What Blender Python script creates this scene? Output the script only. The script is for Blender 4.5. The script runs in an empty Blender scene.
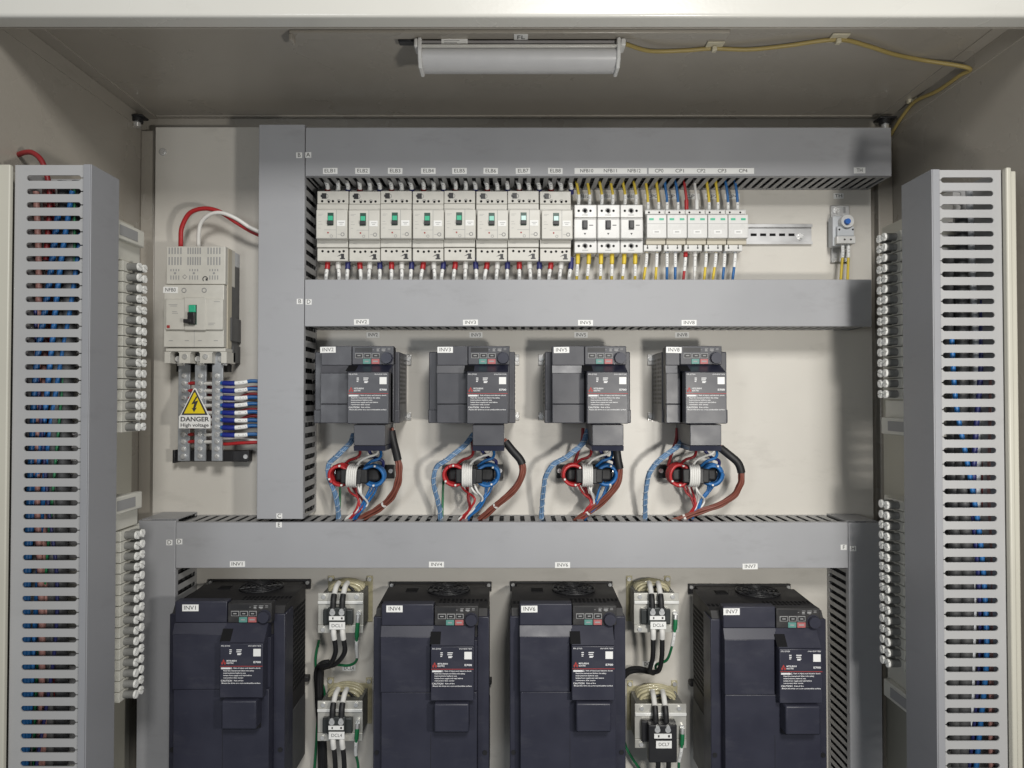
import bpy, bmesh, math, random
from mathutils import Vector, Matrix
random.seed(7)
scene = bpy.context.scene
COL = scene.collection

# ------------------------------------------------------------------ camera, world, lights
F, DIST, PITCH = 740.0, 1480.0, math.radians(1.0)      # focal length in pixels, distance to the mounting plate in mm
cam_d = bpy.data.cameras.new('camera'); cam = bpy.data.objects.new('camera', cam_d); COL.objects.link(cam)
cam.location = (0, -DIST/1000, 0); cam.rotation_euler = (math.radians(90)+PITCH, 0, 0)
cam_d.sensor_width = 36; cam_d.lens = 36*F/1024; cam_d.clip_start = 0.01; cam_d.clip_end = 100
scene.camera = cam

w = bpy.data.worlds.new('World'); scene.world = w; w.use_nodes = True
w.node_tree.nodes['Background'].inputs[0].default_value = (0.80, 0.86, 0.93, 1)
w.node_tree.nodes['Background'].inputs[1].default_value = 0.175
scene.view_settings.view_transform = 'Standard'; scene.view_settings.look = 'None'
scene.view_settings.exposure = 0.0; scene.view_settings.gamma = 1.0

def lamp(name, loc, target, sx, sy, power, color):
    l = bpy.data.lights.new(name, 'AREA'); l.shape = 'RECTANGLE'; l.size = sx; l.size_y = sy; l.energy = power; l.color = color
    o = bpy.data.objects.new(name, l); COL.objects.link(o); o.location = loc
    o.rotation_euler = (Vector(target)-Vector(loc)).to_track_quat('-Z', 'Y').to_euler()
    o['kind'] = 'structure'
    return o
# ceiling strip lamp of the workshop, an inspection lamp at the right, a window at the left
lamp('ceiling_strip_light', (0.42, -2.7, 1.36), (0, 0, -0.05), 0.55, 0.50, 50, (1.0, 0.98, 0.945))
lamp('inspection_light', (0.49, -1.26, -0.12), (0.0, 0, 0.0), 0.09, 0.09, 7.2, (1.0, 0.965, 0.90))
lamp('window_light', (-0.95, -2.6, 0.10), (-0.1, 0, -0.05), 0.40, 0.40, 8, (0.95, 0.98, 1.0))

# ------------------------------------------------------------------ materials
def mat(name, rgb, rough=0.5, metal=0.0, var=0.06, scale=30.0, bump=0.0, bscale=400.0, spec=0.5, coat=0.0, wear=0.0):
    m = bpy.data.materials.new(name); m.use_nodes = True
    nt = m.node_tree; b = nt.nodes['Principled BSDF']
    b.inputs['Base Color'].default_value = (*rgb, 1); b.inputs['Roughness'].default_value = rough
    b.inputs['Metallic'].default_value = metal; b.inputs['Specular IOR Level'].default_value = spec
    b.inputs['Coat Weight'].default_value = coat
    tc = nt.nodes.new('ShaderNodeTexCoord')
    n = nt.nodes.new('ShaderNodeTexNoise'); n.inputs['Scale'].default_value = scale; n.inputs['Detail'].default_value = 6
    nt.links.new(tc.outputs['Object'], n.inputs['Vector'])
    if var:
        mr = nt.nodes.new('ShaderNodeMapRange')
        mr.inputs['From Min'].default_value = 0.3; mr.inputs['From Max'].default_value = 0.7
        mr.inputs['To Min'].default_value = 1-var; mr.inputs['To Max'].default_value = 1+var
        nt.links.new(n.outputs['Fac'], mr.inputs['Value'])
        vm = nt.nodes.new('ShaderNodeVectorMath'); vm.operation = 'SCALE'
        vm.inputs[0].default_value = rgb
        nt.links.new(mr.outputs['Result'], vm.inputs['Scale'])
        nt.links.new(vm.outputs['Vector'], b.inputs['Base Color'])
        if wear:                                   # faint smears, scuffs and hairline scratches
            mp = nt.nodes.new('ShaderNodeMapping'); mp.inputs['Scale'].default_value = (9, 9, 26); mp.inputs['Rotation'].default_value = (0.2, 0.5, 0.3)
            nt.links.new(tc.outputs['Object'], mp.inputs['Vector'])
            n3 = nt.nodes.new('ShaderNodeTexNoise'); n3.inputs['Scale'].default_value = 1.0; n3.inputs['Detail'].default_value = 9; n3.inputs['Roughness'].default_value = 0.7
            nt.links.new(mp.outputs['Vector'], n3.inputs['Vector'])
            m3 = nt.nodes.new('ShaderNodeMapRange'); m3.inputs['From Min'].default_value = 0.56; m3.inputs['From Max'].default_value = 0.74
            m3.inputs['To Min'].default_value = 0; m3.inputs['To Max'].default_value = wear
            nt.links.new(n3.outputs['Fac'], m3.inputs['Value'])
            mx = nt.nodes.new('ShaderNodeMix'); mx.data_type = 'RGBA'; mx.inputs['B'].default_value = (rgb[0]*0.55+0.02, rgb[1]*0.54+0.02, rgb[2]*0.52+0.02, 1) if rgb[0] > 0.1 else (rgb[0]+0.07, rgb[1]+0.07, rgb[2]+0.065, 1)
            nt.links.new(vm.outputs['Vector'], mx.inputs['A']); nt.links.new(m3.outputs['Result'], mx.inputs['Factor'])
            nt.links.new(mx.outputs['Result'], b.inputs['Base Color'])
        mr2 = nt.nodes.new('ShaderNodeMapRange')
        mr2.inputs['From Min'].default_value = 0.3; mr2.inputs['From Max'].default_value = 0.7
        mr2.inputs['To Min'].default_value = max(0.03, rough-0.07); mr2.inputs['To Max'].default_value = min(1, rough+0.07)
        nt.links.new(n.outputs['Fac'], mr2.inputs['Value'])
        nt.links.new(mr2.outputs['Result'], b.inputs['Roughness'])
    if bump:
        n2 = nt.nodes.new('ShaderNodeTexNoise'); n2.inputs['Scale'].default_value = bscale; n2.inputs['Detail'].default_value = 3
        nt.links.new(tc.outputs['Object'], n2.inputs['Vector'])
        bp = nt.nodes.new('ShaderNodeBump'); bp.inputs['Strength'].default_value = bump; bp.inputs['Distance'].default_value = 0.001
        nt.links.new(n2.outputs['Fac'], bp.inputs['Height']); nt.links.new(bp.outputs['Normal'], b.inputs['Normal'])
    return m

M = dict(
    plate=mat('cream_plate_paint', (0.595, 0.57, 0.52), 0.38, var=0.05, scale=3, wear=0.30, bump=0.12, bscale=260),
    shell=mat('shaded_shell_paint', (0.345, 0.318, 0.275), 0.28, var=0.05, scale=4, wear=0.3, bump=0.15, bscale=220),  # the same cream paint darkened, shade inside the cabinet put into its colour
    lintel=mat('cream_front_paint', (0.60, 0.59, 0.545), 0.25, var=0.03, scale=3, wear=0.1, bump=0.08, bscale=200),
    duct=mat('grey_pvc', (0.335, 0.338, 0.352), 0.42, var=0.04, scale=6, wear=0.30, bump=0.04, bscale=600),
    strip=mat('cream_side_paint', (0.47, 0.455, 0.39), 0.4, var=0.04, scale=4),
    duct_side=mat('pale_grey_pvc', (0.345, 0.344, 0.343), 0.45, var=0.03, scale=8, wear=0.2),
    duct_lid=mat('shaded_grey_pvc_cover', (0.255, 0.258, 0.272), 0.42, var=0.03, scale=8, wear=0.25),  # same PVC, darkened: the lids' unlit grazing faces are painted into the colour
    white=mat('white_label', (0.80, 0.80, 0.78), 0.5, var=0.03),
    ink=mat('black_ink', (0.035, 0.035, 0.038), 0.6, var=0),
    print_white=mat('white_print', (0.75, 0.75, 0.75), 0.6, var=0),
    print_grey=mat('grey_print', (0.30, 0.30, 0.30), 0.6, var=0),
    red_print=mat('red_print', (0.36, 0.04, 0.035), 0.6, var=0),
    breaker=mat('ivory_breaker_plastic', (0.58, 0.565, 0.515), 0.40, var=0.04, scale=60),
    breaker2=mat('white_breaker_plastic', (0.66, 0.655, 0.635), 0.30, var=0.03, scale=60),
    beige=mat('beige_recess_plastic', (0.50, 0.46, 0.37), 0.5, var=0.04),
    darkhole=mat('dark_recess', (0.010, 0.010, 0.011), 0.8, var=0, spec=0.15),
    green=mat('green_toggle', (0.04, 0.45, 0.26), 0.35, var=0.03),
    mint=mat('mint_toggle', (0.25, 0.62, 0.50), 0.35, var=0.03),
    pale=mat('pale_mint_toggle', (0.55, 0.78, 0.74), 0.35, var=0.03),
    darkgreen=mat('dark_green_toggle_well', (0.01, 0.06, 0.04), 0.4, var=0),
    black=mat('black_plastic', (0.018, 0.018, 0.020), 0.42, var=0.08),
    plated=mat('zinc_plated_sheet', (0.62, 0.61, 0.56), 0.36, 0.45, var=0.10, scale=40),
    lit_fold=mat('plated_fold_glint', (0.82, 0.82, 0.79), 0.3, 0.2, var=0.05),  # plated sheet lightened, light caught by the fold is part of its colour
    steel=mat('zinc_plated_steel', (0.62, 0.61, 0.59), 0.30, 0.7, var=0.06, scale=50),
    alu=mat('dull_zinc_rail', (0.55, 0.55, 0.55), 0.38, 0.85, var=0.05, scale=20),
    busbar=mat('tinned_busbar', (0.42, 0.44, 0.465), 0.36, 0.45, var=0.12, scale=70),
    screw=mat('bright_screw', (0.80, 0.80, 0.79), 0.24, 0.6, var=0.05, scale=90),
    greyp=mat('charcoal_side_plastic', (0.075, 0.076, 0.078), 0.5, var=0.05),
    inv=mat('charcoal_drive_plastic', (0.062, 0.063, 0.073), 0.38, var=0.06, scale=25, wear=0.15, bump=0.05, bscale=900),
    inv_navy=mat('navy_drive_band', (0.022, 0.024, 0.042), 0.35, var=0.04),
    big=mat('navy_black_drive_plastic', (0.027, 0.028, 0.044), 0.42, var=0.08, scale=20, wear=0.25, bump=0.05, bscale=900),
    bigtop=mat('matt_black_drive_case', (0.022, 0.021, 0.022), 0.55, var=0.06, scale=20, wear=0.5),
    key_g=mat('green_key', (0.10, 0.26, 0.23), 0.45, var=0),
    key_r=mat('red_key', (0.40, 0.12, 0.12), 0.45, var=0),
    cred=mat('red_cable', (0.42, 0.022, 0.025), 0.42, var=0.05),
    cdred=mat('dark_red_cable', (0.22, 0.015, 0.018), 0.45, var=0.05),
    cwhite=mat('white_cable', (0.72, 0.71, 0.68), 0.45, var=0.05),
    cblue=mat('blue_cable', (0.018, 0.13, 0.36), 0.42, var=0.05),
    cnavy=mat('navy_sleeve', (0.025, 0.03, 0.14), 0.45, var=0.05),
    croyal=mat('royal_blue_sleeve', (0.014, 0.025, 0.22), 0.40, var=0.05),
    clight=mat('pale_blue_cable', (0.13, 0.23, 0.38), 0.42, var=0.15, scale=80),
    cbrown=mat('brown_cable', (0.20, 0.062, 0.042), 0.42, var=0.10, scale=60),
    cblack=mat('black_cable', (0.011, 0.011, 0.012), 0.55, var=0.05),
    cyellow=mat('yellow_cable', (0.70, 0.52, 0.05), 0.42, var=0.05),
    cdull=mat('dull_yellow_cable', (0.34, 0.26, 0.09), 0.5, var=0.06),
    cgreen=mat('green_cable', (0.012, 0.16, 0.06), 0.42, var=0.05),
    cpink=mat('dull_pink_cable', (0.34, 0.17, 0.15), 0.5, var=0.05),
    clip=mat('beige_clip', (0.52, 0.48, 0.36), 0.5, var=0.05),
    coil=mat('varnished_yellow_coil', (0.46, 0.42, 0.27), 0.40, var=0.15, scale=120, coat=0.3),
    core=mat('laminated_core', (0.20, 0.20, 0.185), 0.45, 0.5, var=0.15, scale=100),
    post=mat('smoky_clear_post', (0.20, 0.20, 0.19), 0.25, var=0.10, scale=50),
    tblock=mat('off_white_terminal', (0.60, 0.59, 0.53), 0.45, var=0.05),
    cap=mat('white_screw_cap', (0.86, 0.86, 0.83), 0.35, var=0.03),
    sign_y=mat('sign_yellow', (0.80, 0.62, 0.02), 0.40, var=0.02),
    diffuser=mat('frosted_diffuser', (0.56, 0.555, 0.555), 0.35, var=0.02),
    housing=mat('grey_lamp_housing', (0.30, 0.29, 0.29), 0.45, var=0.03),
    spiral=mat('pale_spiral_wrap', (0.38, 0.45, 0.52), 0.35, var=0.05),
    knob=mat('blue_knob', (0.015, 0.13, 0.50), 0.4, var=0.02),
    tdark=mat('dark_terminal_plastic', (0.030, 0.034, 0.034), 0.4, var=0.06),
    thgrey=mat('light_grey_plastic', (0.52, 0.54, 0.56), 0.45, var=0.04),
)
# layered steel sheets of the reactor cores and woven spiral on the pale blue cables
def stripes(m, scale, amount, axis='Z'):
    nt = m.node_tree; b = nt.nodes['Principled BSDF']
    tc = nt.nodes.new('ShaderNodeTexCoord'); wv = nt.nodes.new('ShaderNodeTexWave')
    wv.wave_type = 'BANDS'; wv.bands_direction = axis; wv.inputs['Scale'].default_value = scale
    wv.inputs['Distortion'].default_value = 1.0
    nt.links.new(tc.outputs['Object'], wv.inputs['Vector'])
    bp = nt.nodes.new('ShaderNodeBump'); bp.inputs['Strength'].default_value = amount; bp.inputs['Distance'].default_value = 0.001
    nt.links.new(wv.outputs['Fac'], bp.inputs['Height']); nt.links.new(bp.outputs['Normal'], b.inputs['Normal'])
stripes(M['core'], 110, 0.6, 'Y')
stripes(M['clight'], 60, 0.5, 'DIAGONAL')

# ------------------------------------------------------------------ measuring: a pixel and a height above the plate -> mm
CP_, SP_ = math.cos(PITCH), math.sin(PITCH)
def P(px, py, d):
    x, y = (px-512)/F, (384-py)/F
    t = (DIST-d)/(CP_-y*SP_)
    return x*t, t*(SP_+y*CP_)
def X(px, d, py=384): return P(px, py, d)[0]
def Z(py, d): return P(512, py, d)[1]
def S(d): return (DIST-d)/F
def Pt(px, py, d):
    x, z = P(px, py, d); return (x, z, d)

# ------------------------------------------------------------------ mesh building, coordinates (x, z, d) in mm, d = towards the viewer
def wv(p): return Vector((p[0]/1000, -p[2]/1000, p[1]/1000))

def smooth_path(pts, n=8):
    pts = [Vector(p) for p in pts]
    if len(pts) < 3:
        return [pts[0].lerp(pts[-1], i/n) for i in range(n+1)]
    out = []
    ext = [pts[0]*2-pts[1]] + pts + [pts[-1]*2-pts[-2]]
    for i in range(1, len(ext)-2):
        p0, p1, p2, p3 = ext[i-1:i+3]
        for k in range(n):
            t = k/n
            out.append(0.5*((2*p1)+(p2-p0)*t+(2*p0-5*p1+4*p2-p3)*t*t+(3*p1-p0-3*p2+p3)*t**3))
    out.append(pts[-1])
    return out

def sub_path(path, a, b):
    L = [0.0]
    for i in range(1, len(path)): L.append(L[-1]+(path[i]-path[i-1]).length)
    T = L[-1]
    def at(s):
        for i in range(1, len(path)):
            if L[i] >= s-1e-9:
                t = (s-L[i-1])/max(1e-9, L[i]-L[i-1]); return path[i-1].lerp(path[i], t)
        return path[-1].copy()
    out = [at(a*T)] + [path[i] for i in range(len(path)) if a*T+0.2 < L[i] < b*T-0.2] + [at(b*T)]
    return out

class MB:
    def __init__(self): self.bm = bmesh.new()
    def _v(self, p): return self.bm.verts.new(wv(p))
    def box(self, x0, x1, z0, z1, d0, d1, bev=0.0, seg=2):
        v = [self._v((x, z, d)) for d in (d0, d1) for z in (z0, z1) for x in (x0, x1)]
        fs = [self.bm.faces.new([v[i] for i in q]) for q in ((0,1,3,2),(4,6,7,5),(0,4,5,1),(2,3,7,6),(0,2,6,4),(1,5,7,3))]
        if bev:
            es = list({e for f in fs for e in f.edges})
            r = bmesh.ops.bevel(self.bm, geom=es, offset=bev/1000, segments=seg, affect='EDGES', profile=0.5)
            if seg > 1:
                for f in r['faces']: f.smooth = True
        return self
    def prism(self, pts, axis, a0, a1, bev=0.0):
        def mk(p, a):
            return {'d': (p[0], p[1], a), 'x': (a, p[1], p[0]), 'z': (p[0], a, p[1])}[axis]
        A = [self._v(mk(p, a0)) for p in pts]; B = [self._v(mk(p, a1)) for p in pts]
        n = len(pts); fs = [self.bm.faces.new(A), self.bm.faces.new(B[::-1])]
        for i in range(n): fs.append(self.bm.faces.new((A[i], B[i], B[(i+1) % n], A[(i+1) % n])))
        if bev:
            es = list({e for f in fs[:2] for e in f.edges})
            bmesh.ops.bevel(self.bm, geom=es, offset=bev/1000, segments=1, affect='EDGES')
        return self
    def cyl(self, c, axis, r, h0, h1, n=16, r1=None):
        r1 = r if r1 is None else r1
        def ring(rr, h):
            out = []
            for i in range(n):
                a = 2*math.pi*i/n; u, v = rr*math.cos(a), rr*math.sin(a)
                p = {'d': (c[0]+u, c[1]+v, h), 'x': (h, c[0]+u, c[1]+v), 'z': (c[0]+u, h, c[1]+v)}[axis]
                out.append(self._v(p))
            return out
        A, B = ring(r, h0), ring(r1, h1)
        caps = [self.bm.faces.new(A), self.bm.faces.new(B)]
        for i in range(n):
            f = self.bm.faces.new((A[i], A[(i+1) % n], B[(i+1) % n], B[i])); f.smooth = True
        for f in caps:
            for e in f.edges: e.smooth = False
        return self
    def tube(self, pts, r, n=8, raw=False, r_fn=None):
        path = pts if raw else smooth_path(pts)
        path = [wv(p) for p in path]
        rings = []; prev = None
        for i, p in enumerate(path):
            t = (path[min(i+1, len(path)-1)]-path[max(i-1, 0)])
            if t.length < 1e-9: t = Vector((0, 0, 1))
            t.normalize()
            if prev is None:
                up = Vector((0, 1, 0)) if abs(t.y) < 0.9 else Vector((1, 0, 0))
                nrm = t.cross(up).normalized()
            else:
                nrm = (prev-t*prev.dot(t))
                nrm = nrm.normalized() if nrm.length > 1e-6 else t.orthogonal().normalized()
            prev = nrm; bn = t.cross(nrm)
            rr = (r if r_fn is None else r_fn(i/(len(path)-1)))/1000
            rings.append([self.bm.verts.new(p+(nrm*math.cos(2*math.pi*k/n)+bn*math.sin(2*math.pi*k/n))*rr) for k in range(n)])
        for a, b in zip(rings, rings[1:]):
            for k in range(n):
                f = self.bm.faces.new((a[k], a[(k+1) % n], b[(k+1) % n], b[k])); f.smooth = True
        for rg in (rings[0], rings[-1]):
            f = self.bm.faces.new(rg)
            for e in f.edges: e.smooth = False
        return self
    def torus(self, c, axis, R, r, n=28, m=10, a0=0, a1=360, sx=1.0, sz=1.0):
        closed = (a1-a0) >= 360; cnt = n if closed else n+1
        rings = []
        for i in range(cnt):
            a = math.radians(a0+(a1-a0)*i/n); ring = []
            for k in range(m):
                b = 2*math.pi*k/m; rr = R+r*math.cos(b); h = r*math.sin(b)
                u, v = rr*math.cos(a)*sx, rr*math.sin(a)*sz
                p = {'d': (c[0]+u, c[1]+v, c[2]+h), 'x': (c[0]+h, c[1]+u, c[2]+v), 'z': (c[0]+u, c[1]+h, c[2]+v)}[axis]
                ring.append(self._v(p))
            rings.append(ring)
        lim = cnt if closed else cnt-1
        for i in range(lim):
            A, B = rings[i], rings[(i+1) % cnt]
            for k in range(m):
                f = self.bm.faces.new((A[k], A[(k+1) % m], B[(k+1) % m], B[k])); f.smooth = True
        if not closed:
            self.bm.faces.new(rings[0]); self.bm.faces.new(rings[-1])
        return self
    def build(self, name, material, parent, label=None):
        bmesh.ops.recalc_face_normals(self.bm, faces=self.bm.faces[:])
        root = parent
        while root is not None and root.parent is not None: root = root.parent
        if root is not None and root.type == 'EMPTY':
            bmesh.ops.translate(self.bm, verts=self.bm.verts[:], vec=-root.location)
        me = bpy.data.meshes.new(name); self.bm.to_mesh(me); self.bm.free()
        me.materials.append(M[material] if isinstance(material, str) else material)
        o = bpy.data.objects.new(name, me); COL.objects.link(o); o.parent = parent
        if label: o['label'] = label
        return o

def thing(name, label, cat, at, group=None, kind=None):
    o = bpy.data.objects.new(name, None); COL.objects.link(o)
    o.location = wv(at); o.empty_display_size = 0.02
    o['label'] = label; o['category'] = cat
    if group: o['group'] = group
    if kind: o['kind'] = kind
    return o

KIDS = lambda o: [c for c in bpy.data.objects if c.parent == o]
def dup(root, dx, dz, label, group=None):
    c = root.copy(); COL.objects.link(c)
    c.location = root.location+Vector((dx/1000, 0, dz/1000)); c['label'] = label
    if group: c['group'] = group
    for ch in KIDS(root):
        k = ch.copy(); COL.objects.link(k); k.parent = c
        for g in KIDS(ch):
            q = g.copy(); COL.objects.link(q); q.parent = k
    return c

_TXT = {}
def text_mesh(s, h, bold=0.0):
    key = (s, round(h, 3), bold)
    if key in _TXT: return _TXT[key]
    cu = bpy.data.curves.new('lettering', 'FONT'); cu.body = s; cu.size = h/1000/0.72
    cu.align_x = 'CENTER'; cu.align_y = 'CENTER'; cu.extrude = 0.00008; cu.resolution_u = 3
    cu.offset = bold*h/1000
    o = bpy.data.objects.new('lettering', cu)
    me = bpy.data.meshes.new_from_object(o); me.name = 'lettering'
    bpy.data.objects.remove(o); bpy.data.curves.remove(cu)
    _TXT[key] = me
    return me
def lettering(parent, s, x, z, d, h, material='ink', width=None, align='c', name='lettering', facing='front', bold=0.0):
    me = text_mesh(s, h, bold)
    xs = [v.co.x for v in me.vertices]; wd = (max(xs)-min(xs))*1000
    sc = (width/wd) if width else 1.0
    me = me.copy(); me.materials.clear(); me.materials.append(M[material])
    o = bpy.data.objects.new(name, me); COL.objects.link(o)
    root = parent
    while root.parent is not None: root = root.parent
    base = root.location if root.type == 'EMPTY' else Vector((0, 0, 0))
    if align == 'l': x = x+wd*sc/2
    o.parent = parent; o.location = wv((x, z, d))-base
    for v in me.vertices: v.co.x *= sc
    if facing == 'front': R = Matrix.Rotation(math.pi/2, 4, 'X')
    else: R = Matrix.Rotation(math.pi, 4, 'X')
    me.transform(R)
    return o
def sticker(parent, s, px, py, d, wpx, hpx, th=None, name='name_label', tw=0.72, mt='white'):
    """a printed white label stuck on a surface at height d"""
    x, z = P(px, py, d); k = S(d); w_, h_ = wpx*k/2, hpx*k/2
    o = MB().box(x-w_, x+w_, z-h_, z+h_, d, d+0.6).build(name, mt, parent)
    ang = random.uniform(-1.6, 1.6); R = Matrix.Rotation(math.radians(ang), 4, 'Y'); c = Vector((x/1000, 0, z/1000))
    rt = parent
    while rt.parent is not None: rt = rt.parent
    if rt.type == 'EMPTY': c = c-Vector((rt.location.x, 0, rt.location.z))
    o.data.transform(Matrix.Translation(c) @ R @ Matrix.Translation(-c))
    if s: t = lettering(o, s, x, z, d+0.75, (th or hpx*0.62)*k, 'ink', width=wpx*k*tw if len(s) > 1 else None); t.data.transform(R)
    return o
# ================================================================== the cabinet shell and its mounting plate
cab = thing('electrical_cabinet', 'beige painted steel cabinet shell enclosing all the switchgear', 'cabinet', (0, 0, 0), kind='structure')
XL, XR, ZT = -753.0, 772.0, Z(118, -30)
ZB = -900.0
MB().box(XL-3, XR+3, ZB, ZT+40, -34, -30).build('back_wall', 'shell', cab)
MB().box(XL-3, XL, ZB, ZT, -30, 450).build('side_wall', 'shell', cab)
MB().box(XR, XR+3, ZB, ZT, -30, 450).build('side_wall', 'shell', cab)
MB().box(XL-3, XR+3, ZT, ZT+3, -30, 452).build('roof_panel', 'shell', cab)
# folded flange round the corner between roof and sides, corner posts
fl = MB()
fl.box(XL, XL+26, ZT-2.5, ZT, -28, 418); fl.box(XL, XL+2, ZT-30, ZT-3, -28, 418)
fl.box(XR-26, XR, ZT-2.5, ZT, -28, 418); fl.box(XR-2, XR, ZT-30, ZT-3, -28, 418)
fl.box(XL+28, XR-28, ZT-1.8, ZT, -28, -16)
fl.build('roof_flange', 'shell', cab)
po = MB()
po.box(XL, XL+30, ZB, ZT-32, -29, -12, 2); po.box(XL+30.5, XL+44, ZB, ZT-32, -29, -22, 1.5)
po.box(XR-30, XR, ZB, ZT-32, -29, -12, 2)
po.build('corner_post', 'shell', cab)
# lintel over the opening: underside front edge at pixel row 17, inner edge at row 28
zl = Z(17.5, 450)
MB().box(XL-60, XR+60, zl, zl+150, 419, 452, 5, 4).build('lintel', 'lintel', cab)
MB().box(XL-2, XR+2, zl+1, ZT-0.5, 415, 418.5).build('lintel_return', 'shell', cab)
# corner bolts
def corner_bolt(px, py, d):
    x, z = P(px, py, d)
    b = MB()
    b.cyl((x, d), 'z', 13, z-5, z+3, 6); b.box(x-17, x+17, z+3, z+7, d-14, d+14, 1)
    o = b.build('corner_bolt', 'black', cab)
    MB().cyl((x, d), 'z', 7.5, z-14, z-5.2, 12).build('stud', 'screw', o)
corner_bolt(137, 120, 15); corner_bolt(885, 122, 15); corner_bolt(938, 66, 180)
# mounting plate
px0, px1 = P(154, 300, 0)[0], P(872, 300, 0)[0]; zt = Z(127, 0)
plate = MB().box(px0, px1, ZB, zt, -4, 0, 1.0).build('mounting_plate', 'plate', cab)
def bolt_head(px, py, d, r=5.5, parent=None, h=4):
    x, z = P(px, py, d)
    return MB().cyl((x, z), 'd', r*1.45, d, d+1.2, 16).cyl((x, z), 'd', r, d+1.2, d+h, 6).build('bolt_head', 'screw', parent)
bolt_head(163, 152, 0, 5.5, plate)
# stickers on the plate
for s, px, py, wp in (('INV2', 373, 335, 13), ('INV3', 476, 335, 13), ('INV5', 581, 335, 13.5), ('INV8', 682, 335, 14),
                      ('DCL4', 349, 668, 13), ('DCL7', 649, 664, 13), ('TH', 838.5, 196, 10),
                      ('NFB10', 583, 196.5, 15), ('NFB11', 607, 196.5, 15), ('NFB12', 631, 196.5, 15),
                      ('CP0', 652, 196.5, 15), ('CP1', 672, 196.5, 15), ('CP2', 692, 196.5, 15), ('CP3', 712, 196.5, 15), ('CP4', 732, 196.5, 15)):
    sticker(plate, s, px, py, 0, wp, 5.6)

# ================================================================== slotted wire ducts
def finger(u0, u1, slot, slit, v0, v1, V, rounded):
    """outline of one finger between two slots: u runs along the duct, v from its base (0) to its open edge (V)"""
    s2, t2 = slot/2, slit/2
    def half(u, sgn):
        pts = [(0, u)] if not rounded else [(0, u)]
        if rounded:
            r = s2; k = 6
            pts += [(v0+r-r*math.cos(math.pi/2*i/k), u+sgn*r*math.sin(math.pi/2*i/k)) for i in range(k+1)]
            pts += [(v1-r+r*math.cos(math.pi/2*(1-i/k)), u+sgn*(r*math.sin(math.pi/2*(1-i/k)))) for i in range(k+1) if r*math.sin(math.pi/2*(1-i/k)) > t2]
        else:
            pts += [(v0, u), (v0, u+sgn*s2), (v1, u+sgn*s2)]
        pts += [(v1, u+sgn*t2), (V, u+sgn*t2)]
        return pts
    a = half(u0, 1); b = half(u1, -1)
    return a+b[::-1]

def wire_duct(label, x0, x1, z0, z1, d1, vertical, pitch=20.0, slot=8.5, group='grey wire ducts on the mounting plate', cap=None):
    root = thing('wire_duct', label, 'wire duct', ((x0+x1)/2, (z0+z1)/2, 0), group)
    t, lip = 1.6, 10
    MB().box(x0+0.5, x1-0.5, z0+0.5, z1-0.5, 0.3, 2.2).build('duct_base', 'duct_side', root)
    a, b = (z0, z1) if vertical else (x0, x1)
    n = int((b-a)/pitch); off = (b-a-n*pitch)/2
    for s in (0, 1):
        side = MB()
        for i in range(-1, n+1):
            u0, u1 = a+off+i*pitch, a+off+(i+1)*pitch
            pts = finger(u0, u1, slot, 1.8, 7, d1-13, d1-2.2, False)
            pts = [(v+2.4, min(max(u, a), b)) for v, u in pts]
            q = []
            for p in pts:
                if not q or abs(p[0]-q[-1][0])+abs(p[1]-q[-1][1]) > 1e-4: q.append(p)
            if abs(u1-u0) < 1 or max(p[1] for p in q)-min(p[1] for p in q) < 2: continue
            try:
                if vertical: side.prism([(v, u) for v, u in q], 'x', *((x0+0.4, x0+t) if s == 0 else (x1-t, x1-0.4)))
                else:
                    side.prism([(u, v) for v, u in q], 'z', *((z0+0.4, z0+t) if s == 0 else (z1-t, z1-0.4)))
            except ValueError: pass
        side.build('slotted_side', 'duct_side', root)
    lid = MB().box(x0-1, x1+1, z0-1, z1+1, d1, d1+2.2, 0.9)
    if vertical: lid.box(x0-1.2, x0, z0-1, z1+1, d1-lip, d1+0.3); lid.box(x1, x1+1.2, z0-1, z1+1, d1-lip, d1+0.3)
    else: lid.box(x0-1, x1+1, z0-1.2, z0, d1-lip, d1+0.3); lid.box(x0-1, x1+1, z1, z1+1.2, d1-lip, d1+0.3)
    lo = lid.build('duct_lid', 'duct', root)
    if cap == 'top': MB().box(x0, x1, z1+0.2, z1+1.8, 2.5, d1-11).build('end_cap', 'duct', root)
    if cap == 'right': MB().box(x1+0.2, x1+1.8, z0, z1, 2.5, d1-11).build('end_cap', 'duct', root)
    return root, lo
DL = 98.0; DF = DL+2.2
def rect(pxa, pya, pxb, pyb): return X(pxa, DF), X(pxb, DF), Z(pyb, DF), Z(pya, DF)
ax0, ax1, az0, az1 = rect(304.2, 128, 893, 175.4)
dA, lidA = wire_duct('long grey wire duct along the top, above the row of breakers', ax0+1.2, ax1, az0, az1, DL, False, 16.2, 7.6, cap='right')
bx0, bx1, bz0, bz1 = rect(258, 125, 303, 518.5)
dB, lidB = wire_duct('upright grey wire duct between the main breaker and the drives', bx0, bx1, bz0, bz1, DL, True, 20.5, 9)
cx0, cx1, cz0, cz1 = rect(304.2, 280, 872, 325.8)
dC, lidC = wire_duct('grey wire duct below the breakers, above the small drives', cx0+1.2, cx1, cz0, cz1, DL, False, 16.2, 7.6, cap='right')
dx0, dx1, dz0, dz1 = rect(177, 523, 847, 567.6)
dD, lidD = wire_duct('lowest horizontal grey wire duct, between small drives and large drives', dx0+1.2, dx1-1.2, dz0, dz1, DL, False, 20, 8.5)
ex0, ex1, ez0, ez1 = rect(140, 521, 176, 1000)
dE, lidE = wire_duct('upright grey wire duct beside the large drive tagged INV1', ex0, ex1, -760, ez1, DL, True, 19.5, 8.5, cap='top')
gx0, gx1, gz0, gz1 = rect(848, 523, 879, 1000)
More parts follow.
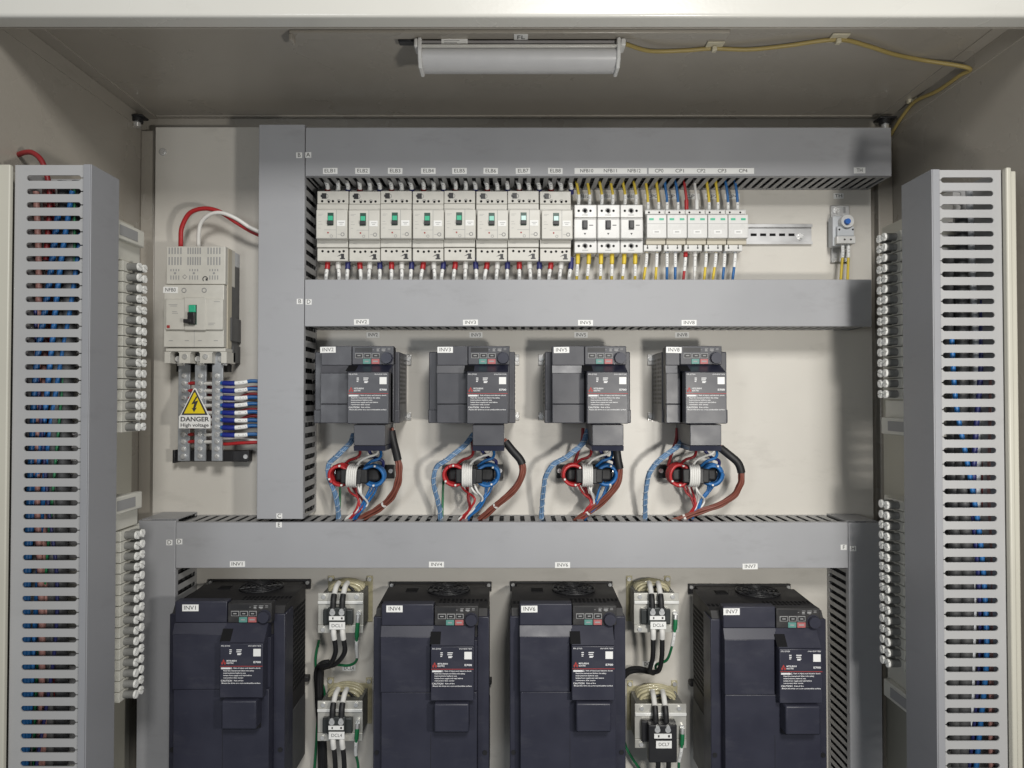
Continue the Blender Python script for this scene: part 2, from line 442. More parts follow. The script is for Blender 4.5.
dG, lidG = wire_duct('upright grey wire duct beside the large drive tagged INV7', gx0, gx1, -760, gz1, DL, True, 15.5, 7.5, cap='top')
# stickers
LD = DF+0.1
for i, px in enumerate((330.3, 362.5, 395.2, 428.4, 459.5, 490.7, 523, 555.3)): sticker(lidA, 'ELB%d' % (i+1), px, 171, LD, 14.6, 6)
for (pa, pb, names) in ((574.5, 646.8, ('NFB10', 'NFB11', 'NFB12')), (648.6, 754, ('CP0', 'CP1', 'CP2', 'CP3', 'CP4'))):
    x0, z = P(pa, 171, LD); x1, _ = P(pb, 171, LD); k = S(LD)
    o = MB().box(x0, x1, z-2.9*k, z+2.9*k, LD, LD+0.6).build('name_label', 'white', lidA)
    pxs = (586.6, 610.6, 634) if len(names) == 3 else (659, 680, 701, 722, 743)
    for s, px in zip(names, pxs): lettering(o, s, P(px, 171, LD)[0], z, LD+0.75, 3.6*k, 'ink', width=(13 if len(s) == 5 else 8.5)*k)
sticker(lidA, 'TH', 859.5, 170.5, LD, 11.5, 6, tw=0.5)
sticker(lidA, 'A', 308.3, 155, LD, 6, 5.6, 4.2); sticker(lidB, 'B', 299.2, 155.3, LD, 6, 5.6, 4.2)
sticker(lidB, 'B', 299.8, 301.5, LD, 6, 5.4, 4.2); sticker(lidC, 'D', 308.7, 302, LD, 6, 5.4, 4.2)
sticker(lidB, 'C', 279.4, 516, LD, 5.8, 5.2, 4.2); sticker(lidD, 'E', 279, 524.8, LD, 5.8, 5.2, 4.0)
sticker(lidE, 'D', 169.5, 542.5, LD, 6, 5.4, 4.2); sticker(lidD, 'D', 179.3, 541.6, LD, 6, 5.4, 4.2)
sticker(lidD, 'F', 843.6, 547.3, LD, 6, 5.2, 4.0); sticker(lidG, 'H', 853, 548.6, LD, 6, 5.2, 4.0)
for s, px, py in (('INV2', 361.5, 322), ('INV3', 470.5, 322.5), ('INV5', 585.5, 322.8), ('INV8', 689, 322.8)): sticker(lidC, s, px, py, LD, 15, 5.6)
for s, px, py in (('INV1', 237.5, 564), ('INV4', 436.5, 564.5), ('INV6', 562.5, 565), ('INV7', 750, 566.4)): sticker(lidD, s, px, py, LD, 15, 5.6)

def packed(label, x0, x1, z0, z1, vertical):
    o = thing('cable_bundle', label, 'cable', ((x0+x1)/2, (z0+z1)/2, 40), 'dark cables packed inside the plate ducts')
    m = MB(); n = 5
    W_ = (x1-x0) if vertical else (z1-z0)
    for i in range(n):
        for j, dd in enumerate((15, 34, 53, 72)):
            u = 13+i*(W_-26)/(n-1); r = 8.2
            pts = []
            for t in range(13):
                f = t/12; ju, jd = random.uniform(-2, 2), random.uniform(-2, 2)
                pts.append((x0+u+ju, z0+4+f*(z1-z0-8), dd+jd) if vertical else (x0+4+f*(x1-x0-8), z0+u+ju, dd+jd))
            m.tube(pts, r, 7)
    m.build('cables', 'cblack', o)
packed('dark cables packed inside the long top duct', ax0, ax1, az0, az1, False)
packed('dark cables packed inside the upright duct beside the main breaker', bx0, bx1, bz0, bz1, True)
packed('dark cables packed inside the duct below the breakers', cx0, cx1, cz0, cz1, False)
packed('dark cables packed inside the duct above the large drives', dx0, dx1, dz0, dz1, False)
packed('dark cables packed inside the upright duct beside drive INV1', ex0, ex1, -755, ez1, True)
packed('dark cables packed inside the upright duct beside drive INV7', gx0, gx1, -755, gz1, True)
# ================================================================== side plates with their deep slotted ducts, facing each other
def side_group(sg, word):
    # side mounting plate (flange seen edge on)
    xf0, xf1 = (X(-8, 420), X(9.5, 420)) if sg < 0 else (X(1006.5, 420), X(1012, 420))
    ztop = Z(165 if sg < 0 else 168, 420)
    root = thing('side_mounting_plate', 'cream steel side plate carrying the slotted duct along the %s edge' % word, 'side plate', ((xf0+xf1)/2, ztop, 420))
    m = MB()
    if sg < 0:
        m.box(xf1-22, xf1, -800, ztop, 416, 424, 2.0); m.box(xf1-22, xf1-19, -800, ztop, 40, 415.8)
    else:
        m.box(xf0, xf1, -800, ztop, 414, 425, 2.5, 3); m.box(xf0+2, xf1+14, -800, ztop-2, 404, 413.8, 2); m.box(xf1+6, xf1+9, -800, ztop, 40, 403.8)
    m.build('plate_sheet', 'strip', root)
    # duct
    d0, d1 = (343 if sg < 0 else 336), 414
    zt = Z(165 if sg < 0 else 170, d1)
    xl = X(92.5, d1, 170) if sg < 0 else X(930.5, d1, 170)
    xb = X(12, d1) if sg < 0 else X(1005.5, d1)
    xb = xf1+0.5 if sg < 0 else xf0-0.5
    zb = -780
    rt = thing('wire_duct', 'deep slotted pale grey wire duct along the %s side of the cabinet' % word, 'wire duct', ((xl+xb)/2, zt, 375), 'deep slotted ducts on the cabinet sides')
    pitch, slot = 19.55, 8.1
    H = abs(xl-xb)
    first = zt-(Z(165, d1)-Z(178, d1)) if sg < 0 else zt-(Z(170, d1)-Z(180, d1))
    v0 = abs(X(24.5 if sg < 0 else 995.5, d1)-xb); v1 = abs(X(79 if sg < 0 else 943.0, d1)-xb)
    for (da, db, nm) in ((d1-2.0, d1, 'slotted_side'), (d0, d0+2.0, 'slotted_side')):
        mm = MB()
        n = int((first-zb)/pitch)
        us = [first-i*pitch for i in range(n)]
        for i in range(n-1):
            q = finger(us[i+1], us[i], slot, 1.6, v0, v1, H-1, True)
            mm.prism([(xb-sg*v, u) for v, u in q], 'd', da, db)
        # solid end above the first slot
        s2 = slot/2; k = 6; u = first
        pts = [(0, zt), (0, u)] + [(v0+s2-s2*math.cos(math.pi/2*i/k), u+s2*math.sin(math.pi/2*i/k)) for i in range(k+1)]
        pts += [(v1-s2+s2*math.sin(math.pi/2*i/k), u+s2*math.cos(math.pi/2*i/k)) for i in range(k)] + [(v1, u+0.8), (H-1, u+0.8), (H-1, zt)]
        mm.prism([(xb-sg*v, uu) for v, uu in pts], 'd', da, db)
        mm.build(nm, 'duct_side', rt)
    a, b = sorted((xb, xb-sg*2)); MB().box(a, b, zb, zt, d0+2.2, d1-2.2).build('duct_base', 'duct_side', rt)
    lid = MB()
    a, b = sorted((xl, xl+sg*2.0)); lid.box(a, b, zb, zt+0.5, d0-2.5, d1+2.4, 0.8)
    a, b = sorted((xl+sg*2.2, xl+sg*12)); lid.box(a, b, zb, zt+0.5, d1+0.3, d1+2.3, 0.6)
    lid.box(a, b, zb, zt+0.5, d0-2.5, d0-0.3)
    lid.build('duct_lid', 'duct_lid', rt)
    return xl, xb, zt, first, pitch
ductL = side_group(-1, 'left'); ductR = side_group(1, 'right')

# cables that lie in the two deep ducts
def run_cable(label, group, mt, pts, r):
    o = thing('cable', label, 'cable', pts[0], group)
    MB().tube(pts, r, 8).build('sheath', mt, o); return o
def duct_cable(label, mt, pxs, d, r, z0, z1, n=14, jit=3):
    pts = []
    for i in range(n+1):
        z = z0+(z1-z0)*i/n
        t = i/n*(len(pxs)-1); k = min(int(t), len(pxs)-2); px = pxs[k]+(pxs[k+1]-pxs[k])*(t-k)
        pts.append((X(px, d)+random.uniform(-jit, jit), z, d+random.uniform(-4, 4)))
    run_cable(label, 'cables inside the deep slotted ducts', mt, pts, r)
zt = ductL[2]
GL = 'of the left slotted duct'
random.seed(21)
for lab, mt, pxs, d, r, z1 in (
    ('bright blue cable nearest the slot ends ', 'cblue', (58, 44, 33, 29, 27, 25.5, 24.5, 24), 392, 4.2, -60),
    ('second blue cable close beside the first ', 'cblue', (70, 56, 45, 36, 32, 31, 29.5, 28), 384, 3.8, -30),
    ('third blue cable slanting across the slots ', 'cblue', (78, 68, 50, 44, 36, 35, 27, 30), 374, 3.4, -90),
    ('thin blue wire crossing at mid height ', 'cnavy', (34, 40, 46, 60, 58, 44, 36, 32), 388, 2.4, -200),
    ('dull pink cable running down beside the blue ones ', 'cpink', (36, 37, 38, 40, 43, 45, 41, 36), 380, 4.6, -30),
    ('second dull pink cable leaning deeper ', 'cpink', (42, 46, 42, 45, 48, 52, 46, 40), 370, 4.0, -20),
    ('dark red cable deep in the slots ', 'cdred', (50, 48, 46, 50, 54, 60, 52, 44), 362, 5, -10),
    ('thin green wire weaving down the slots ', 'cgreen', (74, 70, 62, 56, 44, 38, 36, 34), 378, 2.0, -25),
    ('thick dark grey cable deep in the slots ', 'greyp', (75, 70, 68, 66, 64, 66, 62, 60), 368, 9, -10),
    ('second thick dark grey cable deep in the slots ', 'greyp', (62, 60, 58, 56, 56, 52, 54, 50), 366, 9, -10)):
    duct_cable(lab+GL, mt, pxs, d, r, zt+z1, -760, n=9, jit=1.5)
run_cable('red cable looping over the top end '+GL, 'cables over the top of the left duct', 'cdred', [Pt(10, 162, 340), Pt(20, 154, 360), Pt(33, 153, 372), Pt(44, 166, 378), Pt(50, 200, 376), Pt(46, 260, 376)], 4)
GR = 'of the right slotted duct'
for lab, mt, pxs, d, r, z1 in (
    ('dull pink cable nearest the slot ends ', 'cpink', (992, 990, 991, 992, 990, 988, 987, 989), 386, 4.4, zt-300),
    ('dark red cable beside the pink one ', 'cdred', (986, 983, 984, 985, 986, 982, 984, 986), 366, 3.6, zt-300),
    ('blue cable weaving behind the slots ', 'cblue', (950, 958, 976, 984, 982, 974, 962, 956), 382, 3.6, zt-250),
    ('navy cable deep behind the slots ', 'cnavy', (984, 980, 970, 976, 980, 970, 960, 966), 370, 4, zt-190),
    ('thick dark grey cable deep in the slots ', 'greyp', (962, 962, 960, 964, 966, 962, 960, 958), 362, 9, zt-60),
    ('second thick dark grey cable deep in the slots ', 'greyp', (950, 952, 954, 952, 950, 952, 954, 950), 352, 9, zt-120),
    ('grey cable slanting across the upper slots ', 'thgrey', (970, 974, 978, 976, 972, 968, 964, 960), 364, 5, zt-20)):
    duct_cable(lab+GR, mt, pxs, d, r, z1, -760, n=9, jit=1.5)

# ================================================================== terminal strips on the side plates
def terminal_strip(label, sg, py_first, py_last, n, end_top, end_bottom):
    d_disc = 270; xd = 610.0
    z1, z0 = Z(py_first, d_disc), Z(py_last, d_disc)
    pitch = (z1-z0)/(n-1)
    root = thing('terminal_strip', label, 'terminal strip', (sg*660, (z0+z1)/2, 240), 'terminal strips on the cabinet sides')
    def bx(m, xa, xb, *r):
        a, b = sorted((sg*xa, sg*xb)); m.box(a, b, *r); return m
    bx(MB(), 706, 722, z0-70, z1+70, 215, 300).build('rail', 'alu', root)
    for i in range(n):
        z = z1-i*pitch; h = pitch/2-0.6
        m = MB(); bx(m, 629, 705, z-h, z+h, 226, 286, 0.5, 1); bx(m, 640, 705, z-h, z+h, 286.2, 306, 0.5, 1); bx(m, 640, 705, z-h, z+h, 205, 225.8, 0.5, 1)
        t = m.build('terminal', 'tblock', root)
        p = MB()
        for dd in (271, 254):
            a, b = sorted((sg*628.9, sg*612)); p.cyl((z, dd), 'x', 6.2, a, b, 14)
            a, b = sorted((sg*628.9, sg*618)); p.cyl((z, 242), 'x', 5, a, b, 10)
        p.build('screw_post', 'post', t)
        for dd in (271, 254):
            c = MB(); a, b = sorted((sg*611.9, sg*610.6)); c.cyl((z, dd), 'x', 6.6, a, b, 16); a, b = sorted((sg*610.5, sg*608.6)); th_ = random.uniform(-0.9, 0.9)
            for hs in (0, math.pi):
                arc = [(6.4*math.cos(hs+0.13+(math.pi-0.26)*q/8), 6.4*math.sin(hs+0.13+(math.pi-0.26)*q/8)) for q in range(9)]
                c.prism([(dd+u*math.cos(th_)-v*math.sin(th_), z+u*math.sin(th_)+v*math.cos(th_)) for u, v in arc], 'x', a, b)
            c.build('screw_cap', 'cap', t)
    for (flag, zc, dirn) in ((end_top, z1+pitch/2, 1), (end_bottom, z0-pitch/2, -1)):
        if not flag: continue
        m = MB(); a, b = sorted((zc+dirn*1, zc+dirn*52)); bx(m, 634, 705, a, b, 222, 292, 2)
        o = m.build('end_bracket', 'tblock', root)
        m = MB(); a, b = sorted((zc+dirn*30, zc+dirn*58)); bx(m, 622, 633.8, a, b, 232, 318, 2); o2 = m.build('marker_carrier', 'tblock', root)
        m = MB(); a, b = sorted((zc+dirn*36, zc+dirn*52)); bx(m, 621, 621.9, a, b, 256, 312); bx(m, 624, 640, a, b, 318.1, 318.9); m.build('marker_window', 'print_grey', o2)
    return root
terminal_strip('row of grey terminals with white screw caps, upper strip behind the left duct', -1, 267, 427, 16, True, False)
terminal_strip('row of grey terminals with white screw caps, lower strip behind the left duct', -1, 535, 694, 16, True, False)
terminal_strip('row of grey terminals with white screw caps, upper strip behind the right duct', 1, 237, 394, 16, False, True)
terminal_strip('row of grey terminals with white screw caps, lower strip behind the right duct', 1, 505, 663, 16, False, True)

# ================================================================== lamp under the roof and its yellow cable
def roof_pt(px, py, drop=0):
    """the point on the roof's underside (lowered by drop) that lies on this line of sight"""
    zz = ZT-drop; y = (384-py)/F; t = zz/(SP_+y*CP_); return ((px-512)/F*t, zz, DIST-t*(CP_-y*SP_))
rail = thing('lamp_rail', 'flat beige mounting bar across the cabinet roof above the tube lamp', 'mounting bar', roof_pt(510, 32))
a = roof_pt(291, 33); b = roof_pt(728, 33)
r_ = MB().box(a[0], b[0], ZT-6, ZT-0.3, a[2]-9, a[2]+12, 1.5).box(a[0], a[0]+5, ZT-16, ZT-6.2, a[2]-9, a[2]+12, 1).build('bar', 'shell', rail)
c = (X(521, a[2]), ZT-6.6, a[2])
k = S(a[2]); st = MB().box(c[0]-7*k, c[0]+7*k, ZT-6.9, ZT-6.2, c[2]-8, c[2]+9).build('name_label', 'white', rail)
lettering(st, 'FL', c[0], ZT-7.1, c[2], 12, 'ink', width=12, facing='down')
dl = 318
lx0, lx1 = X(417.5, dl), X(621, dl)
zt_, zm, zb_ = Z(38, dl), Z(47.5, dl), Z(73, dl-28)
lampo = thing('tube_lamp', 'unlit tube lamp with frosted cover and white end caps under the roof', 'lamp', ((lx0+lx1)/2, zt_, dl))
MB().box(lx0+4, lx1-4, zm, ZT-7, dl-44, dl-1, 1.5).build('housing', 'housing', lampo)
hh = zm-zb_
prof = [(dl, zm-0.3), (dl+3, zm-5), (dl+5, zm-0.35*hh), (dl+3, zm-0.65*hh), (dl-4, zm-0.88*hh), (dl-14, zb_), (dl-32, zb_), (dl-42, zm-0.8*hh), (dl-45, zm-0.4*hh), (dl-45, zm-0.3)]
df = MB().prism(prof, 'x', lx0+4.2, lx1-4.2)
for f in df.bm.faces:
    if len(f.verts) == 4: f.smooth = True
for e in df.bm.edges:
    if any(len(f.verts) > 4 for f in e.link_faces): e.smooth = False
df.build('diffuser', 'diffuser', lampo)
MB().box(lx0+4.2, lx1-4.2, zm-1.5, zm+2.5, dl+0.2, dl+6.5, 1).build('trim_strip', 'lintel', lampo)
for xx in (lx0, lx1-6):
    q = [(dl+8, ZT-7.5), (dl+9, zm-0.3*hh), (dl+6, zm-0.7*hh), (dl-4, zb_-3), (dl-36, zb_-3), (dl-48, zm-0.5*hh), (dl-48, ZT-7.5)]
    c_ = MB().prism(q, 'x', xx, xx+6, bev=1.2)
    c_.box(xx-6, xx-0.3, ZT-22, ZT-8, dl-20, dl+8, 2) if xx == lx0 else c_.box(xx+6.3, xx+14, ZT-20, ZT-8, dl-20, dl+8, 2)
    c_.build('end_cap', 'breaker2', lampo)
xs = X(454, dl); o = MB().box(xs-13*1.6, xs+13*1.6, zm+3, zm+14, dl-0.8, dl-0.2).build('rating_label', 'white', lampo)
for i in range(3): MB().box(xs-17, xs+8-4*i, zm+10.6-3*i, zm+11.4-3*i, dl-0.15, dl-0.05).build('fine_print', 'print_grey', o)
m = MB(); x_, z_ = X(407, 290), Z(46, 290); m.box(x_-12, lx0-6.4, z_-5, z_+8, 300, 316, 2); m.build('plug', 'black', lampo)

cab_pts = [(lx1+8, ZT-14, dl), roof_pt(650, 51, 8), roof_pt(685, 50.5, 5), roof_pt(712, 48.5, 3.5), roof_pt(748, 49.5, 6), roof_pt(785, 46, 6), roof_pt(837, 39.5, 3.5),
           roof_pt(868, 46, 6), roof_pt(893, 54, 5), roof_pt(922, 60, 4)]
wall_pt = lambda px, py, off=6: (XR-off, Z(py, DIST-F*(XR-off)/(px-512)), DIST-F*(XR-off)/(px-512))
tail = [wall_pt(972, 68, 10), wall_pt(962, 76), wall_pt(940, 91), wall_pt(919, 100.5, 8), wall_pt(908, 112), wall_pt(896, 130), wall_pt(890, 142), wall_pt(887.5, 160)]
yc = thing('lamp_cable', 'dull yellow cable draped along the cabinet roof from the lamp to the corner', 'cable', cab_pts[0])
MB().tube(cab_pts+tail, 3.4, 10).build('sheath', 'cdull', yc)
for nm, p, sz in (('beige cable clip on the roof nearest the tube lamp', roof_pt(714, 45, 0), 14), ('beige cable clip at the middle of the yellow cable run', roof_pt(838, 37, 0), 14), ('beige cable clip low down where the yellow cable drops to the corner', wall_pt(917, 96, 0), 12)):
    o = thing('cable_clip', nm, 'cable clip', p, 'clips holding the yellow cable')
    if p[0] < XR-20:
        MB().box(p[0]-sz, p[0]+sz, p[1]-3, p[1]-0.2, p[2]-sz, p[2]+sz, 1).build('clip_base', 'clip', o)
        MB().box(p[0]-4, p[0]+4, p[1]-11, p[1]-3.1, p[2]-5, p[2]+5, 1.5).build('clip_bridge', 'clip', o)
    else:
        MB().box(p[0]-3, p[0]-0.2, p[1]-sz, p[1]+sz, p[2]-sz, p[2]+sz, 1).build('clip_base', 'clip', o)
        MB().box(p[0]-13, p[0]-3.1, p[1]-14, p[1]-4, p[2]-5, p[2]+5, 1.5).build('clip_bridge', 'clip', o)
# ================================================================== breakers, rails
def rail(label, xa, xb, zc, h=35, slots=True):
    o = thing('din_rail', label, 'mounting rail', ((xa+xb)/2, zc, 0), 'zinc mounting rails')
    m = MB().box(xa, xb, zc-h*0.36, zc+h*0.36, 0.4, 1.6)
    m.box(xa, xb, zc+h*0.36, zc+h*0.40, 0.4, 7.5); m.box(xa, xb, zc-h*0.40, zc-h*0.36, 0.4, 7.5)
    m.box(xa, xb, zc+h*0.40, zc+h*0.5, 6.3, 7.5); m.box(xa, xb, zc-h*0.5, zc-h*0.40, 6.3, 7.5)
    m.build('channel', 'alu', o)
    if slots:
        s = MB(); x = xb-40
        while x > xa+10: s.box(x-6, x+6, zc-2.6, zc+2.6, 1.65, 1.9, 0); x -= 19
        s.build('slot', 'darkhole', o)
    bolt_head(800, 236.5, 2, 5, o) if slots else None
    return o
zr = Z(234.5, 4)
rail('zinc mounting rail running behind the breakers, bare at its far end', X(560, 4), X(813, 4), zr, 40)

BD = 60
def K(d=BD): return S(d)
def elb_proto():
    d0 = BD; k = K()
    r = thing('leakage_breaker', '', 'breaker', (X(316, d0), Z(261, d0), 0), 'earth leakage breakers in the top row')
    x = lambda px, d=d0: X(px, d)
    z = lambda py, d=d0: Z(py, d)
    MB().box(x(316.4), x(347.6), z(260.8), z(191.2), 9, 46, 1).build('case', 'breaker', r)
    up = MB().box(x(316.4), x(347.6), z(203.8), z(191), 46.2, 60, 1.2).build('terminal_cover', 'breaker', r)
    MB().box(x(316.4), x(347.6), z(247.6), z(204.2), 46.2, 62, 1.0).build('case_front', 'breaker', r)
    lo = MB().box(x(316.6), x(347.4), z(261), z(248.2), 46.2, 60, 1.2).build('terminal_cover', 'breaker', r)
    D = 78; fr = MB().box(X(315.3, D), X(346.6, D), Z(238.8, D), Z(209.6, D), 62.2, D, 1.6).build('front_plate', 'breaker', r)
    for cover, holes, py in ((up, (321.4, 328, 332.2, 338.2, 342.8), 201.2), (lo, (322, 327.8, 332.7, 339, 343.2), 251.2)):
        m = MB()
        for i, px in enumerate(holes): m.cyl((x(px), z(py+(0.5 if i in (1, 3) else 0))), 'd', 2.4, 60.05, 60.35, 10)
        m.build('screw_hole', 'darkhole', cover)
    m = MB()
    for px in (328, 338.2): m.torus((x(px), z(201.2), 60.4), 'd', 3.2, 0.5, 14, 6, 10, 170)
    m.build('hole_rim', 'print_grey', up)
    m = MB().box(x(321), x(325.6), z(198.8), z(193.2), 60.05, 60.4); m.box(x(320.2), x(323), z(197), z(195), 60.45, 62); m.build('test_lever', 'black', up)
    MB().torus((x(325.3), z(196.2), 60.4), 'd', 4.0, 0.5, 14, 6, -80, 80).build('dial_mark', 'print_grey', up)
    m = MB().box(x(340.6), x(343.6), z(259), z(253.8), 60.05, 60.5); m.prism([(x(336.5), z(256.5)), (x(340.6), z(254)), (x(340.6), z(255.4))], 'd', 60.05, 60.4); m.box(x(339.6), x(344.4), z(259.2), z(258), 60.05, 60.7)
    m.build('release_mark', 'black', lo)
    X_ = lambda px: X(px, D); Z_ = lambda py: Z(py, D)
    m = MB(); m.box(X_(335.5), X_(335.9), Z_(238.6), Z_(209.8), D+0.02, D+0.2); m.box(X_(323.5), X_(335.5), Z_(230), Z_(229.7), D+0.02, D+0.15); m.box(X_(315.6), X_(346.3), Z_(238.3), Z_(238.0), D+0.02, D+0.15)
    m.build('seam', 'print_grey', fr)
    well = MB().box(X_(326.9), X_(332.9), Z_(225.4), Z_(212.7), D+0.05, D+0.6, 0.2, 1).build('toggle_well', 'darkgreen', r)
    MB().box(X_(327.5), X_(332.3), Z_(220.9), Z_(216.0), D+0.7, D+2.6, 0.6).build('toggle', 'green', r)
    MB().box(X_(327.0), X_(332.6), Z_(224.9), Z_(221.0), D+0.7, D+6, 0.8).build('toggle_grip', 'black', r)
    tag = MB().box(X_(336.3), X_(344.6), Z_(226), Z_(220.4), D+0.05, D+0.5).build('rating_tag', 'white', r)
    MB().box(X_(338), X_(343.4), Z_(222.8), Z_(222.3), D+0.55, D+0.65).box(X_(339), X_(342), Z_(224.4), Z_(223.9), D+0.55, D+0.65).build('fine_print', 'print_grey', tag)
    MB().cyl((X_(327.4), Z_(232.7)), 'd', 1.5, D+0.02, D+0.8, 12).build('test_button', 'red_print', r)
    m = MB().torus((X_(330.6), Z_(236), D+0.2), 'd', 2.4, 0.35, 16, 6); m.torus((X_(342), Z_(234.3), D+0.2), 'd', 3.1, 0.7, 16, 6); m.box(X_(337), X_(340), Z_(234.5), Z_(234.2), D+0.02, D+0.2)
    m.build('dial_mark', 'print_grey', fr)
    m = MB()
    for py, a, b in ((214, 317.6, 322.6), (215.2, 317.6, 321), (221.5, 317.6, 320.4), (224, 317.6, 321.6), (228, 317.6, 320), (241.5, 318, 322)): m.box(X_(a), X_(b), Z_(py+0.28), Z_(py), D+0.02 if py < 240 else 62.05, D+0.12 if py < 240 else 62.2)
    m.build('fine_print', 'print_grey', fr)
    return r
ORD = ('first', 'second', 'third', 'fourth', 'fifth', 'sixth', 'seventh', 'eighth')
elb = elb_proto(); step = (X(571.2, BD)-X(316, BD))/8
ELBS = []
for i in range(8):
    lab = 'ivory leakage breaker with %s toggle, in the top row under the tag ELB%d' % ('pale mint' if i > 5 else 'mint' if i == 5 else 'green', i+1)
    if i == 0: elb['label'] = lab; o = elb
    else: o = dup(elb, step*i+(0.5, -0.3, 0.2, -0.4, 0.3, -0.2, 0.4)[i-1], (-0.6, 0.3, -0.2, 0.7, -0.3, 0.4, -0.5)[i-1], lab)
    ELBS.append(o)
    if i >= 5:
        for c in o.children:
            if c.name.split('.')[0] == 'toggle':
                c.data = c.data.copy(); c.data.materials[0] = M['mint' if i == 5 else 'pale']
# cables of the breakers: conductor with a coloured sleeve and a printed white marker
def wire(label, group, pts, r, mt, segs=(), cat='wire'):
    o = thing('wire', label, cat, pts[0], group)
    path = smooth_path(pts)
    MB().tube([tuple(p) for p in path], r, 8, raw=True).build('conductor', mt, o)
    for nm, m, a, b, k in segs:
        sp_ = sub_path(path, a, b)
        g = MB().tube([tuple(p) for p in sp_], r*k, 8, raw=True).build(nm, m, o)
        if nm == 'marker':
            q = MB()
            for f in (0.25, 0.4, 0.6, 0.75):
                p = sp_[min(len(sp_)-1, int(f*(len(sp_)-1)+0.5))] if len(sp_) > 5 else sp_[0].lerp(sp_[-1], f)
                if random.random() < 0.8: q.box(p.x-r*0.55, p.x+r*0.4*random.random()+r*0.1, p.y-0.5, p.y+0.5, p.z+r*k-0.1, p.z+r*k+0.15)
            if len(q.bm.faces): q.build('marker_print', 'print_grey', g)
            else: q.bm.free()
    return o
random.seed(3)
for i in range(8):
    base = 316+31.9*i
    for j, (dx, col, cn) in enumerate(((11.8, 'cred', 'red'), (22, 'cwhite', 'white'), (32, 'cnavy', 'navy'))):
        pxa = base+dx; jx = random.uniform(-1.2, 1.2)
        dark = 'cdred' if col == 'cred' else col
        wire('%s collared wire with white marker dropping into the top of breaker ELB%d' % (cn, i+1), 'wires above the leakage breakers',
             [Pt(pxa-4+jx*1.6, 172, 36), Pt(pxa-2+jx*1.2, 180, 44+jx*2), Pt(pxa+jx*0.4, 186, 46), Pt(pxa, 194, 38)], 3.0, 'cblack' if j != 1 else 'cwhite',
             [('marker', 'white', 0.36, 0.80, 1.35), ('sleeve', dark, 0.80, 1.0, 1.75)])
        jx = random.uniform(-2.6, 1.6)
        wire('%s sleeved wire with white marker leaving the bottom of breaker ELB%d' % (cn, i+1), 'wires below the leakage breakers',
             [Pt(pxa, 258, 40), Pt(pxa+jx*0.2, 266, 44), Pt(pxa+jx, 275, 46), Pt(pxa+jx*1.2, 284, 44), Pt(pxa+jx, 296, 40)], 3.0, 'cwhite',
             [('sleeve', col, 0.0, 0.31, 1.75), ('marker', 'white', 0.33, 0.62, 1.25)])

# --- three white two-pole breakers
def nfb_proto():
    D0, D1 = 56, 70; x = lambda p: X(p, D0); z = lambda p: Z(p, D0)
    r = thing('moulded_breaker', '', 'breaker', (x(574.5), z(253), 0), 'white two pole breakers')
    MB().box(x(574.6), x(597.2), z(252.8), z(204.8), 9, 45, 1).build('case', 'breaker2', r)
    up = MB().box(x(574.6), x(597.2), z(217.6), z(204.6), 45.2, D0, 1.5).build('terminal_cover', 'breaker2', r)
    lo = MB().box(x(574.6), x(597.2), z(253), z(240.4), 45.2, D0, 1.5).build('terminal_cover', 'breaker2', r)
    MB().box(x(574.8), x(597), z(240.0), z(218), 45.2, D0-1, 0.5).build('case_front', 'breaker2', r)
    fr = MB().box(X(574.2, D1), X(597, D1), Z(238.6, D1), Z(218.6, D1), D0-0.8, D1, 2.2).build('front_plate', 'breaker2', r)
    for c, py in ((up, 210.8), (lo, 246)):
        m = MB()
        for px, rr in ((579, 2.4), (585.2, 3.6), (590.8, 2.4)): m.cyl((x(px), z(py)), 'd', rr, D0+0.05, D0+0.4, 12)
        m.build('screw_hole', 'darkhole', c)
        MB().torus((x(585.2), z(py), D0+0.4), 'd', 4.6, 0.7, 18, 6, -100, 200).build('hole_rim', 'print_grey', c)
        MB().box(x(582.4), x(588.2), z(py+4.5), z(py+3.9), D0+0.05, D0+0.3).build('fine_print', 'print_grey', c)
    xx = lambda p: X(p, D1); zz = lambda p: Z(p, D1)
    MB().box(xx(582.2), xx(588), zz(229.8), zz(220.2), D1+0.05, D1+0.5, 0.2, 1).build('toggle_well', 'print_grey', r)
    MB().box(xx(582.7), xx(587.5), zz(229), zz(221), D1+0.55, D1+6, 1.2).build('toggle', 'black', r)
    m = MB().box(xx(589.5), xx(593.5), zz(225.6), zz(224.8), D1+0.05, D1+0.2); m.prism([(xx(584), zz(233)), (xx(586.4), zz(233)), (xx(585.2), zz(235))], 'd', D1+0.05, D1+0.25)
    m.build('fine_print', 'ink', fr)
    return r
nfb = nfb_proto()
for i in range(3):
    lab = 'white breaker with black toggle under the tag NFB1%d' % i
    if i == 0: nfb['label'] = lab
    else: dup(nfb, (X(597.7, 60)-X(574.5, 60))*i, 0, lab)
    for j, px in enumerate((577.8, 588.8)):
        a = px+23.2*i; side = ('first', 'second')[j]
        wire('%s yellow wire leaning into the top of white breaker NFB1%d' % (side, i), 'yellow wires of the white breakers',
             [Pt(a-3+random.uniform(-1, 1), 172, 42), Pt(a-1, 184, 46), Pt(a+1, 196, 42), Pt(a+0.5, 207, 36)], 2.7, 'cyellow', [('marker', 'white', 0.66, 0.95, 1.25)])
        j2 = random.uniform(-2.5, 0.5)
        wire('%s yellow sleeved wire under white breaker NFB1%d' % (side, i), 'yellow wires of the white breakers',
             [Pt(a, 250, 38), Pt(a, 260, 44), Pt(a+j2*0.5, 270, 46), Pt(a+j2, 282, 44), Pt(a+j2, 296, 40)], 2.7, 'cyellow', [('sleeve', 'cyellow', 0, 0.32, 1.6), ('marker', 'white', 0.34, 0.58, 1.3)])

